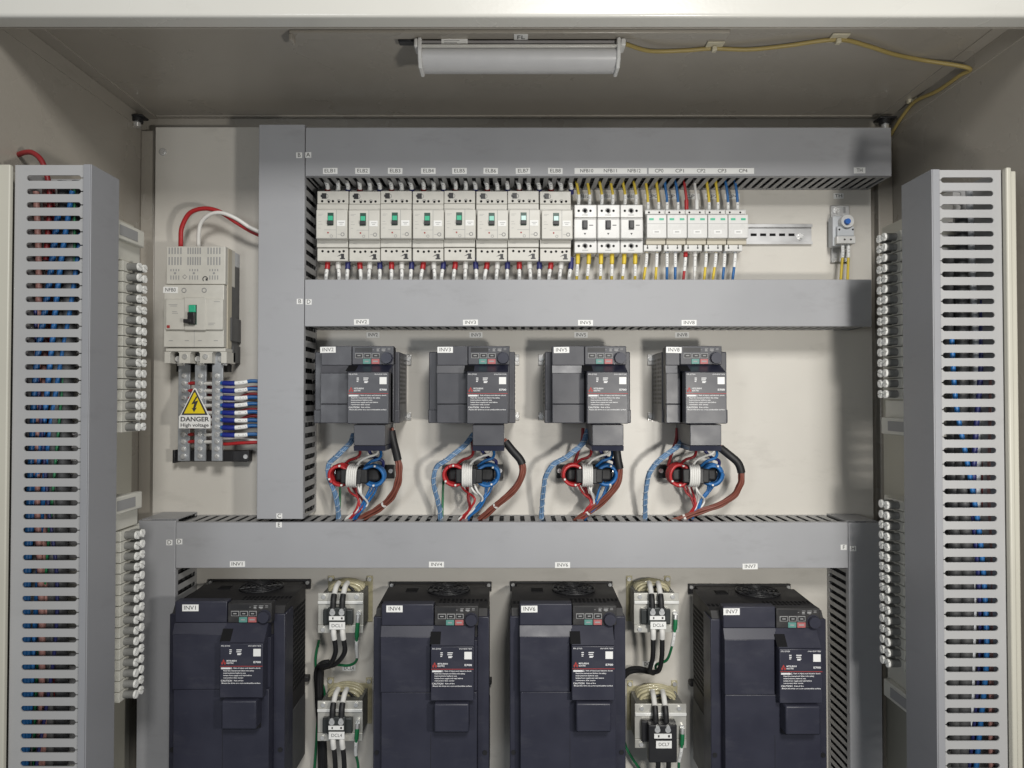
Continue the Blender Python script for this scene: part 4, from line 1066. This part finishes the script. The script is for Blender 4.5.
def bundle(label, cat, group, pts, mt, r, n, ties=(), sleeve=None, spread=1.0, wrap=0):
    """n parallel cables held together, as one harness"""
    o = thing('cable_bundle', label, cat, pts[0], group)
    path = smooth_path(pts, 10); m = MB()
    for i in range(n):
        a = 2*math.pi*i/max(n, 1); ph = random.uniform(-0.3, 0.3)
        off = r/math.sin(math.pi/n)*spread if n > 1 else 0; pts_ = []; tw = random.uniform(0.8, 1.8)
        for j, p in enumerate(path):
            t = (path[min(j+1, len(path)-1)]-path[max(j-1, 0)]).normalized(); nn = t.cross(Vector((0, 0, 1))).normalized(); bb_ = t.cross(nn)
            b_ = a+1.4*j/len(path)+ph; o_ = off*(1+0.14*math.sin(tw*j*0.35+i*2)); pts_.append(tuple(p+(nn*math.cos(b_)+bb_*math.sin(b_))*o_))
        m.tube(pts_, r, 8, raw=True)
    b = m.build('cables', mt, o)
    R = r*(1/math.sin(math.pi/n)*spread+0.9) if n > 1 else r*1.15
    for t in ties: MB().tube([tuple(p) for p in sub_path(path, t, t+0.015)], R, 12, raw=True).build('tie', 'cwhite', o)
    if wrap:
        L = sum((path[j+1]-path[j]).length for j in range(len(path)-1)); fine = sub_path(path, 0, 1); n_ = int(L/2.0); pts = []
        for j in range(n_+1):
            p = sub_path(path, 0, max(0.001, j/n_))[-1]; t = (sub_path(path, 0, min(1, j/n_+0.02))[-1]-sub_path(path, 0, max(0.001, j/n_-0.02))[-1]).normalized()
            nn = t.cross(Vector((0, 0, 1))).normalized(); bb_ = t.cross(nn); a = 2*math.pi*j*2.0/wrap+0.6*math.sin(j*0.3)
            pts.append(tuple(p+(nn*math.cos(a)+bb_*math.sin(a))*r*2.25))
        MB().tube(pts, 0.9, 5, raw=True).build('spiral_wrap', 'spiral', o)
    if sleeve: MB().tube([tuple(p) for p in sub_path(path, *sleeve)], r*(1.16*spread/math.sin(math.pi/n)+1.05), 12, raw=True).build('black_sleeve', 'cblack', o)
    return o
G = 'cables round the filter cores'
random.seed(11)
LB = ([(354, 434, 70), (350, 443, 80), (338, 455, 84), (329, 464, 82), (328, 474, 78), (333, 488, 70), (337, 502, 60), (338.5, 518, 46), (339, 530, 40)],
      [(474, 434, 64), (464, 446, 76), (448, 459, 84), (437, 467, 82), (433.5, 480, 76), (436, 494, 66), (439.5, 508, 54), (440.5, 520, 46), (441, 532, 40)],
      [(588, 430, 70), (582, 444, 84), (568, 456, 90), (553, 465, 90), (546, 476, 84), (543.5, 490, 72), (542, 506, 56), (541.5, 520, 46), (541.5, 532, 40)],
      [(685, 436, 66), (678, 446, 82), (662, 458, 92), (651, 470, 90), (647.5, 480, 82), (645.5, 494, 70), (645, 508, 56), (645, 520, 46), (645, 532, 40)])
BR = ([(391, 428, 90), (393, 440, 90), (397, 456, 86), (399, 468, 84), (398, 482, 80), (392, 496, 70), (381, 507, 58), (368, 515, 50), (357, 521, 46), (346, 530, 40)],
      [(504, 440, 80), (512, 450, 84), (521, 461, 84), (522.5, 472, 82), (517, 486, 76), (506, 497, 68), (493, 508, 58), (484, 516, 50), (476, 524, 44), (470, 532, 40)],
      [(616, 446, 80), (618, 460, 82), (620, 472, 80), (617, 484, 76), (609, 495, 70), (598, 505, 60), (586, 514, 52), (576, 521, 46), (566, 531, 40)],
      [(718, 446, 70), (728, 454, 78), (738, 463, 82), (741.5, 474, 82), (740, 485, 78), (733, 496, 70), (718, 505, 62), (700, 511, 56), (682, 518, 50), (668, 524, 44), (656, 532, 40)])
for i, (px, py, nm) in enumerate(TS):
    bundle('pale blue spiral wrapped cable curving past the filter core of drive %s' % nm, 'cable', G, [Pt(*p) for p in LB[i]], 'clight', 2.2, 4, spread=0.9, wrap=15)
    bundle('brown cable bundle with black sleeve curving beside the filter core of drive %s' % nm, 'cable', G, [Pt(*p) for p in BR[i]], 'cbrown', 2.5, 5, ties=(0.62+0.05*i,), sleeve=(0.02, 0.24) if i != 2 else (0.0, 0.2), spread=1.0)
    k = S(DT)
    J = lambda a: random.uniform(-a, a)
    for nmc, mt, st, n_, r_ in (('red', 'cred', (-9, 9, 50), 3, 2.2), ('white', 'cwhite', (1, 10, 76), 2, 2.0), ('blue', 'cblue', (17, 8, 56), 3, 2.2)):
        m0 = {'red': 4, 'white': 10, 'blue': 12}[nmc]
        for q in range(n_):
            sx_ = st[0]+q*4+J(1.5); mid = m0+J(4); ex_ = -6+{'red': 0, 'white': -4, 'blue': 4}[nmc]+J(4)
            wire('%s wire, %s of its colour, dropping from the coils below drive %s' % (nmc, ORD[q], nm), G,
                 [Pt(px+sx_, py+st[1]-2, st[2]), Pt(px+sx_*0.6+mid*0.4+J(2), py+17+J(2), st[2]+4), Pt(px+mid+J(2), py+26+J(3), 60+J(6)), Pt(px+mid*0.6+J(2), py+35, 58), Pt(px+ex_*0.6+J(1), py+44, 50), Pt(px+ex_, py+57, 42)], r_, 'cdred' if (nmc == 'red' and q == 1) else mt)
    wire('red lead looping up from the red coil to drive %s' % nm, G, [Pt(*p) for p in [(px-12, py-8, 50), (px-6, py-14, 60), (px+2, py-17, 66), (px+5, py-22, 60), (px+4, py-34, 50)]], 2.8, 'cdred')
    wire('white lead looping up from the white coil to drive %s' % nm, G, [Pt(*p) for p in [(px+1, py-8, 76), (px+6, py-14, 80), (px+14, py-18, 78), (px+22, py-21, 70), (px+24, py-30, 56)]], 2.4, 'cwhite')
    wire('blue lead looping up from the blue coil to drive %s' % nm, G, [Pt(*p) for p in [(px+10, py-8, 66), (px+16, py-13, 74), (px+24, py-16, 72), (px+26, py-22, 62), (px+22, py-34, 50)]], 2.8, 'cblue')
    wire('thin navy lead behind the blue coil under drive %s' % nm, G, [Pt(*p) for p in [(px+27, py-4, 40), (px+28, py-13, 48), (px+20, py-17, 52), (px+14, py-24, 50), (px+14, py-34, 46)]], 3.2, 'cnavy')
wire('green earth wire beside the pale blue cable below drive INV3', G, [Pt(444, 470, 26), Pt(443, 490, 30), Pt(442.5, 508, 34), Pt(442, 530, 40)], 2.3, 'cgreen')
wire('green earth wire beside the pale blue cable below drive INV2', G, [Pt(340, 484, 26), Pt(340, 496, 30), Pt(339.5, 510, 34), Pt(339, 530, 40)], 2.3, 'cgreen')
wire('striped blue control wires beside drive INV2', G, [Pt(391, 420, 60), Pt(390.5, 430, 80), Pt(393, 440, 84), Pt(396, 452, 84)], 3.4, 'cblue')
wire('white control wire beside drive INV2', G, [Pt(394, 420, 60), Pt(393.5, 432, 84), Pt(395.5, 446, 88)], 2.4, 'cwhite')
wire('pale control wire beside drive INV3', G, [Pt(503, 424, 60), Pt(503.5, 434, 74), Pt(504, 444, 80)], 2.6, 'cwhite')
for nm, px in (('INV5', 582), ('INV8', 676)):
    wire('dark red lead beside the wiring cover of drive %s' % nm, G, [Pt(px+1, 428, 50), Pt(px, 440, 52), Pt(px-4, 452, 50), Pt(px-8, 466, 44)], 3.2, 'cdred')

# ------------------------------------------------------------------ large drives
def large_drive():
    W = 203; x0 = X(374.4, 170); zt = Z(581.5, 2); d = 188
    r = thing('large_drive', '', 'inverter drive', (x0, zt-330, 0), 'large navy black drives')
    zs = Z(616.5, 168); zc = Z(604.2, d); zp = Z(606, d)
    MB().box(x0, x0+W, zt-19, zt, 0.4, 6, 1).build('mounting_flange', 'bigtop', r)
    for u in (5.5, W-5.5): MB().cyl((x0+u, zt-6), 'd', 3.6, 6.05, 9, 14).build('flange_screw', 'screw', r)
    z1 = zt-0.5
    # case: flat top sloping gently to the front covers, chamfered shoulders
    MB().prism([(30, zt-332), (166, zt-332), (166, zs), (158, z1-8), (30, z1-3)], 'x', x0+3, x0+W-3).build('case', 'bigtop', r); MB().prism([(6.2, zt-332), (29.8, zt-332), (29.8, z1-3), (6.2, z1-2.5)], 'x', x0+13, x0+W-13).build('heat_sink', 'bigtop', r)
    MB().box(x0-0.2, x0+19, zt-333, zs, 120, 170, 1.5).build('front_shoulder', 'big', r); MB().box(x0+W-20, x0+W+0.2, zt-333, zs, 120, 170, 1.5).build('front_shoulder', 'big', r)
    ox = x0+W-94; oz = zp
    # plain cover beside the panel: upper part, sloped step, lower parts
    lc = MB().box(ox-92, ox-1.5, oz-34, zc, 166.5, d, 1.5)
    lc.prism([(140, oz-34.3), (d-0.4, oz-34.3), (d+7.6, oz-51), (140, oz-51)], 'x', ox-92, ox-1.5)
    lc.box(ox-92, ox-6, oz-146, oz-51.2, 140, d+7.6, 1.0)
    lc.build('plain_cover', 'big', r)
    MB().box(ox-91, ox+74, zt-331, oz-146.8, 140, d+5.5, 1.2).box(ox-5.5, ox+74, oz-146.5, oz-60, 140, d-2, 0.5).build('lower_cover', 'big', r)
    MB().box(ox-5.8, ox-5.2, zt-331, oz-216, d+5.52, d+5.8).build('seam', 'black', r)
    drive_face(r, ox, oz, d, 61.5, 'big', 'big', 25, 0.8)
    MB().box(ox+0.3, ox+75.7, oz-40, oz-0.5, 166.5, d-20.5, 1).build('panel_surround', 'big', r)
    # cable pocket below the lettered cover
    MB().box(ox+3, ox+62, oz-203, oz-154.6, d-10, d+34, 3, 3).build('cable_pocket', 'big', r)
    MB().prism([(d-10, oz-203.3), (d+32, oz-203.3), (d+6, oz-212), (d-10, oz-212)], 'x', ox+4, ox+61, bev=0.8).build('pocket_base', 'black', r)
    s = MB()
    for u in (5, W-8): s.cyl((x0+u+1, Z(752.5, 170)), 'd', 4.2, 170.05, 171.5, 14)
    s.build('cover_screw', 'black', r)
    # fan grille on the top, vents
    zf = z1-3.2
    m = MB()
    def topz(dd): return z1-3-max(0, dd-30)/128*5
    cx, cd = x0+W*0.60, 52
    g = MB()
    for R in (10, 20, 30, 40):
        pts = [(cx+R*math.cos(a*math.pi/18), topz(cd+R*math.sin(a*math.pi/18))+3.2, cd+R*math.sin(a*math.pi/18)) for a in range(37)]
        g.tube(pts, 1.3, 6, raw=True)
    for a in range(4):
        c_, s_ = math.cos(a*math.pi/4+0.4), math.sin(a*math.pi/4+0.4)
        g.tube([(cx-42*c_, topz(cd-42*s_)+2.4, cd-42*s_), (cx, topz(cd)+2.6, cd), (cx+42*c_, topz(cd+42*s_)+2.4, cd+42*s_)], 1.4, 6)
    g.build('fan_grille', 'black', r)
    MB().cyl((cx, cd), 'z', 41, topz(cd)-1.0, topz(cd)+0.7, 40).build('fan_opening', 'darkhole', r)
    f = MB().cyl((cx, cd), 'z', 13, topz(cd)+0.8, topz(cd)+2, 24)
    for a in range(7):
        t = a*2*math.pi/7
        f.prism([(cx+12*math.cos(t), cd+12*math.sin(t)), (cx+38*math.cos(t+0.10), cd+38*math.sin(t+0.10)), (cx+38*math.cos(t+0.62), cd+38*math.sin(t+0.62)), (cx+12*math.cos(t+0.5), cd+12*math.sin(t+0.5))], 'z', topz(cd)+0.75, topz(cd)+1.6)
    f.build('fan', 'greyp', r)
    MB().box(x0+W*0.20, x0+W*0.31, topz(50)-1, topz(50)+0.8, 40, 62).build('top_slot', 'darkhole', r)
    v = MB()
    for i in range(26):
        u = x0+8+i*(W-16)/25
        if i < 12 or i > 13:
            dd = 112 if i > 12 else 128
            v.box(u-2.1, u+2.1, topz(dd)-0.5, topz(dd)+0.45, dd-7, dd+6, 0)
            if i > 12 and i < 23: v.box(u-2.1, u+2.1, topz(dd+16)-0.5, topz(dd+16)+0.45, dd+10, dd+20, 0)
    v.build('top_vent', 'darkhole', r)
    for s_, xx in ((-1, x0+3), (1, x0+W-3)):
        v = MB(); a, b = sorted((xx, xx+s_*0.4))
        for i in range(17):
            for j in range(9):
                zz = zt-34-i*9; dd = 34+j*10+(5 if i % 2 else 0); v.box(a, b, zz-2.7, zz+2.7, dd-3, dd+3, 0)
        v.build('side_vent', 'darkhole', r)
    for s_, xx in ((1, x0+W-3), (-1, x0+3)):
        a, b = sorted((xx, xx+s_*1.2)); MB().box(a, b, zt-330, zt-212, 32, 118, 0.4).build('side_plate', 'greyp', r)
    MB().box(x0-1, x0+W+1, zt-196, zt-186, 6.2, 22, 1).build('heat_sink_rib', 'bigtop', r)
    return r
ld = large_drive()
base = X(374.4, 170)
for nm, px, dz, st, det in (('INV4', 374.4, 0, (394.5, 608.8), 'second from the duct below tag INV2'), ('INV1', 171.6, 5, (190.5, 607.8), ''), ('INV6', 510, 0.6, (529.3, 609), ''), ('INV7', 709.6, -4.2, (731.5, 611.6), '')):
    lab = {'INV4': 'large navy black drive tagged INV4 with a dull grey step', 'INV1': 'large navy black drive tagged INV1, its flank facing a reactor', 'INV6': 'large navy black drive tagged INV6 with a pale shiny step',
           'INV7': 'large navy black drive tagged INV7, its grille flank facing the reactors'}[nm]
    if nm == 'INV4': ld['label'] = lab; o = ld
    else: o = dup(ld, X(px, 170)-base, dz, lab)
    for c in o.children:
        pass
    LARGE = globals().setdefault('LARGE', []); LARGE.append((o, nm, st))
for o, nm, st in LARGE: sticker(o, nm, st[0], st[1], 188.1, 16.2, 6.6)

# ------------------------------------------------------------------ reactors
def reactor(tag, label, pxl, pxr, pyt, pyb, dfront, black_block):
    k = S(dfront); x0, x1 = X(pxl, dfront), X(pxr, dfront); zt, zb = Z(pyt, dfront), Z(pyb, dfront)
    w_, h_ = x1-x0, zt-zb; xm = (x0+x1)/2-3
    r = thing('reactor', label, 'reactor', (xm, zb, 0), 'reactors with yellow coils between the large drives')
    MB().box(x0+4, x1-4, zb+4, zt-4, 14, dfront-3, 1).build('core', 'core', r)
    # wall feet
    m = MB().box(x0-2, x1+2, zb-4, zt+1, 0.4, 3, 0.6); m.box(x0-2, x0+10, zt+1.2, zt+12, 0.4, 3, 0.6); m.box(x1-10, x1+2, zt+1.2, zt+12, 0.4, 3, 0.6)
    f = m.build('wall_plate', 'coil', r)
    for xx in (x0+4, x1-4): MB().cyl((xx, zt+6), 'd', 4.2, 3.05, 7, 12).build('foot_screw', 'screw', f)
    # coil: rounded bobbin rising above the core
    c = MB(); n = 18
    prof = []
    for i in range(n+1):
        a = math.pi*i/n; prof.append((xm+3+w_*0.36*math.cos(a), zt-4+h_*0.17*math.sin(a)))
    c.prism(prof, 'd', 16, dfront*0.62)
    for i, e in enumerate(c.bm.faces): 
        if len(e.verts) == 4: e.smooth = True
    for R, dd in ((0.365, 22), (0.37, 34), (0.365, 44), (0.33, dfront*0.62+1)):
        c.tube([(xm+3+w_*R*math.cos(a*math.pi/16), zt-5+h_*(R-0.17)*math.sin(a*math.pi/16), dd) for a in range(17)], 3.4, 8, raw=True)
    cl = c.build('coil', 'coil', r)
    ins = MB(); ins.tube([(xm-w_*0.05, zt+2, dfront*0.66), (xm+w_*0.14, zt+5, dfront*0.66), (xm+w_*0.27, zt-5, dfront*0.66)], 2.5, 8); ins.build('coil_lead', 'cblack', cl)
    # front plate: folded strips
    fp = MB(); fp.box(x0, x1, zb, zb+h_*0.20, dfront-2.8, dfront, 0.5); fp.box(x0, x1, zb+h_*0.205, zt-h_*0.275, dfront-4, dfront-1.5, 0.5)
    MB().box(x0, x1, zt-h_*0.27, zt-h_*0.19, dfront-4, dfront+2.5, 0.8).build('front_fold', 'lit_fold', r); fp.box(x0, x1, zt-h_*0.185, zt, dfront-2.8, dfront, 0.5)
    pl = fp.build('front_plate', 'plated', r)
    s = MB()
    for xx, zz in ((x0+w_*0.13, zt-h_*0.09), (x1-w_*0.14, zt-h_*0.09), (x0+w_*0.12, zb+h_*0.09)): s.cyl((xx, zz), 'd', 4, dfront, dfront+3.2, 14)
    s.cyl((x1-w_*0.09, zt-h_*0.50), 'd', 4, dfront-1.4, dfront+4, 14)
    s.build('plate_screw', 'screw', pl)
    # terminal block
    xa = xm
    if not black_block:
        t = MB().box(xa-w_*0.33, xa+w_*0.33, zb+h_*0.24, zt-h_*0.38, dfront-1.2, dfront+9, 2); t.box(xa-w_*0.2, xa+w_*0.2, zb+h_*0.26, zt-h_*0.30, dfront+9.1, dfront+18, 2)
        mt = 'core'
        tb = t.build('terminal_block', 'tdark', r)
    else:
        t = MB().box(xa-w_*0.36, xa+w_*0.30, zb+h_*0.20, zt-h_*0.33, dfront-1.2, dfront+12, 2); t.box(xa-w_*0.26, xa+w_*0.28, zb-h_*0.16, zt-h_*0.32, dfront+12.1, dfront+30, 2)
        tb = t.build('terminal_block', 'black', r)
    dt = dfront+(19 if not black_block else 31)
    s = MB(); lug = MB(); sl = MB(); mk = MB()
    for u in (-0.115, 0.085):
        xx = xa+u*w_+2
        sl.tube([(xx, zt-h_*0.02, dfront+6), (xx, zt-h_*0.15, dfront+12), (xx, zt-h_*0.34, dfront+14)], 5.6, 12)
        lug.tube([(xx+1.5, zt+h_*0.17, dfront*0.72), (xx+0.5, zt+h_*0.13, dfront*0.9), (xx, zt-h_*0.02, dfront+6)], 5.0, 12)
        s.cyl((xx, zt-h_*0.42), 'd', 5.2, dt-4, dt+1, 14); s.cyl((xx, zt-h_*0.36), 'd', 3.6, dt-4, dt+2.5, 12)
        if not black_block: mk.tube([(xx+1, zb+h_*0.20, dt-5), (xx+1.5, zb+h_*0.05, dt-4), (xx+2, zb-h_*0.10, dt-7)], 5.2, 12)
    lug.build('white_lug', 'cwhite', r); sl.build('black_boot', 'cblack', r); s.build('terminal_screw', 'screw', tb); mk.build('cable_marker', 'cwhite', r) if not black_block else mk.bm.free()
    lb = MB().box(xa-w_*0.16, xa+w_*0.15+2, zt-h_*0.60, zt-h_*0.50, dt+0.1, dt+2).build('terminal_label', 'white', tb)
    MB().box(xa-w_*0.09, xa-w_*0.06, zt-h_*0.575, zt-h_*0.525, dt+2.05, dt+2.2).box(xa+w_*0.1, xa+w_*0.14, zt-h_*0.575, zt-h_*0.525, dt+2.05, dt+2.2).build('fine_print', 'ink', lb)
    zl = zt-h_*0.73; wl = 15.5*S(dt)/2
    nl = MB().box(xa+2-wl, xa+2+wl, zl-3.6*S(dt), zl+3.6*S(dt), dt+2.2, dt+2.9).build('name_label', 'white', tb)
    lettering(nl, tag, xa+2, zl, dt+3.0, 3.3*S(dt), 'ink', width=wl*1.35)
    return r, xa, zb, dt, x1, w_, h_
for tag, rest, pl_, pr_, pt_, pb_, blk in (('DCL1', 'upper reactor with yellow coil tagged DCL1 beside drive INV1', 319, 364, 593, 633, False), ('DCL4', 'lower reactor with yellow coil tagged DCL4 beside drive INV4', 319, 363.6, 701, 741, False),
                             ('DCL6', 'upper reactor with yellow coil tagged DCL6 between drives INV6 and INV7', 633.5, 678, 593, 632.5, False), ('DCL7', 'reactor with black terminal body tagged DCL7, below reactor DCL6', 634, 685, 704, 748, True)):
    r, xa, zb, dt, x1, w_, h_ = reactor(tag, rest, pl_, pr_, pt_, pb_, 86, blk)
    dd = dt-7
    # black power cables and the green earth wire of each reactor
    for j, u in enumerate((-0.115, 0.085)):
        xx = xa+u*w_+4
        nm = ('first', 'second')[j]
        if tag == 'DCL1': pts = [(xx, zb-h_*0.06, dd), (xx, zb-35, dd-10), (xx-14-6*j, zb-62, dd-25), (xx-36-8*j, zb-72, dd-40), Pt(320+j, 668, 40), Pt(318.5+j*2, 685, 34), Pt(320+j*2, 720, 34), Pt(323+j*2, 800, 34)]
        elif tag == 'DCL6': pts = [(xx, zb-h_*0.06, dd), (xx+1, zb-45, dd-10), (xx-2, zb-75, dd-25), Pt(653-j*3, 673-j, 60), Pt(640, 668.5+j*2, 44), Pt(628, 670+j*3, 34), Pt(619, 680+j*4, 26), Pt(612, 694, 22)]
        else: pts = [(xx, zb-h_*0.06, dd), (xx+1, zb-30, dd-6), (xx-3, zb-70, dd-25), (xx-16, zb-140, dd-50)]
        wire('%s black power cable below reactor %s' % (nm, tag), 'black cables of the reactors', pts, 4.6, 'cblack')
    xe = x1-w_*0.09
    zt_ = zb+h_
    if tag in ('DCL1', 'DCL6'):
        s = -1
        end = [(xe-10, zb-60, 60), (xe-28, zb-74, 48)] + ([Pt(335, 664.5, 40), Pt(322, 665, 34), Pt(319.5, 672, 28), Pt(324, 690, 20), Pt(326, 704, 14)] if tag == 'DCL1' else [Pt(655, 673, 44), Pt(640, 670, 32)])
    else: end = [(xe-3, zb-60, 70), (xe-5, zb-150, 60)]
    wire('green earth wire hanging from reactor %s' % tag, 'earth wires of the reactors',
         [(xe, zt_-h_*0.52, 92), (xe-1, zt_-h_*0.75, 94), (xe-3, zb-h_*0.05, 92), (xe-5, zb-25, 84)]+end, 2.6, 'cgreen',
         [('ring_lug', 'screw', 0, 0.05, 1.5), ('sleeve', 'cgreen', 0.05, 0.15, 1.55), ('marker', 'white', 0.18, 0.34, 1.35)])
bundle('thick black cable harness running down beside reactor DCL4', 'cable', 'black cables of the reactors', [Pt(330, 664, 30), Pt(321, 667, 30), Pt(318.5, 676, 28), Pt(319, 700, 26), Pt(321.5, 740, 24), Pt(324, 810, 24)], 'cblack', 4.6, 3)
wire('green wire slipping behind the harness near drive INV1', 'loose green wires', [Pt(319, 640, 10), Pt(315.5, 660, 14), Pt(318, 690, 14), Pt(317, 730, 14), Pt(313, 790, 14)], 2.6, 'cgreen')
wire('green wire curling out behind drive INV6', 'loose green wires', [Pt(620, 720, 12), Pt(625, 744, 18), Pt(632, 758, 22), Pt(643, 775, 22), Pt(650, 800, 22)], 2.6, 'cgreen')
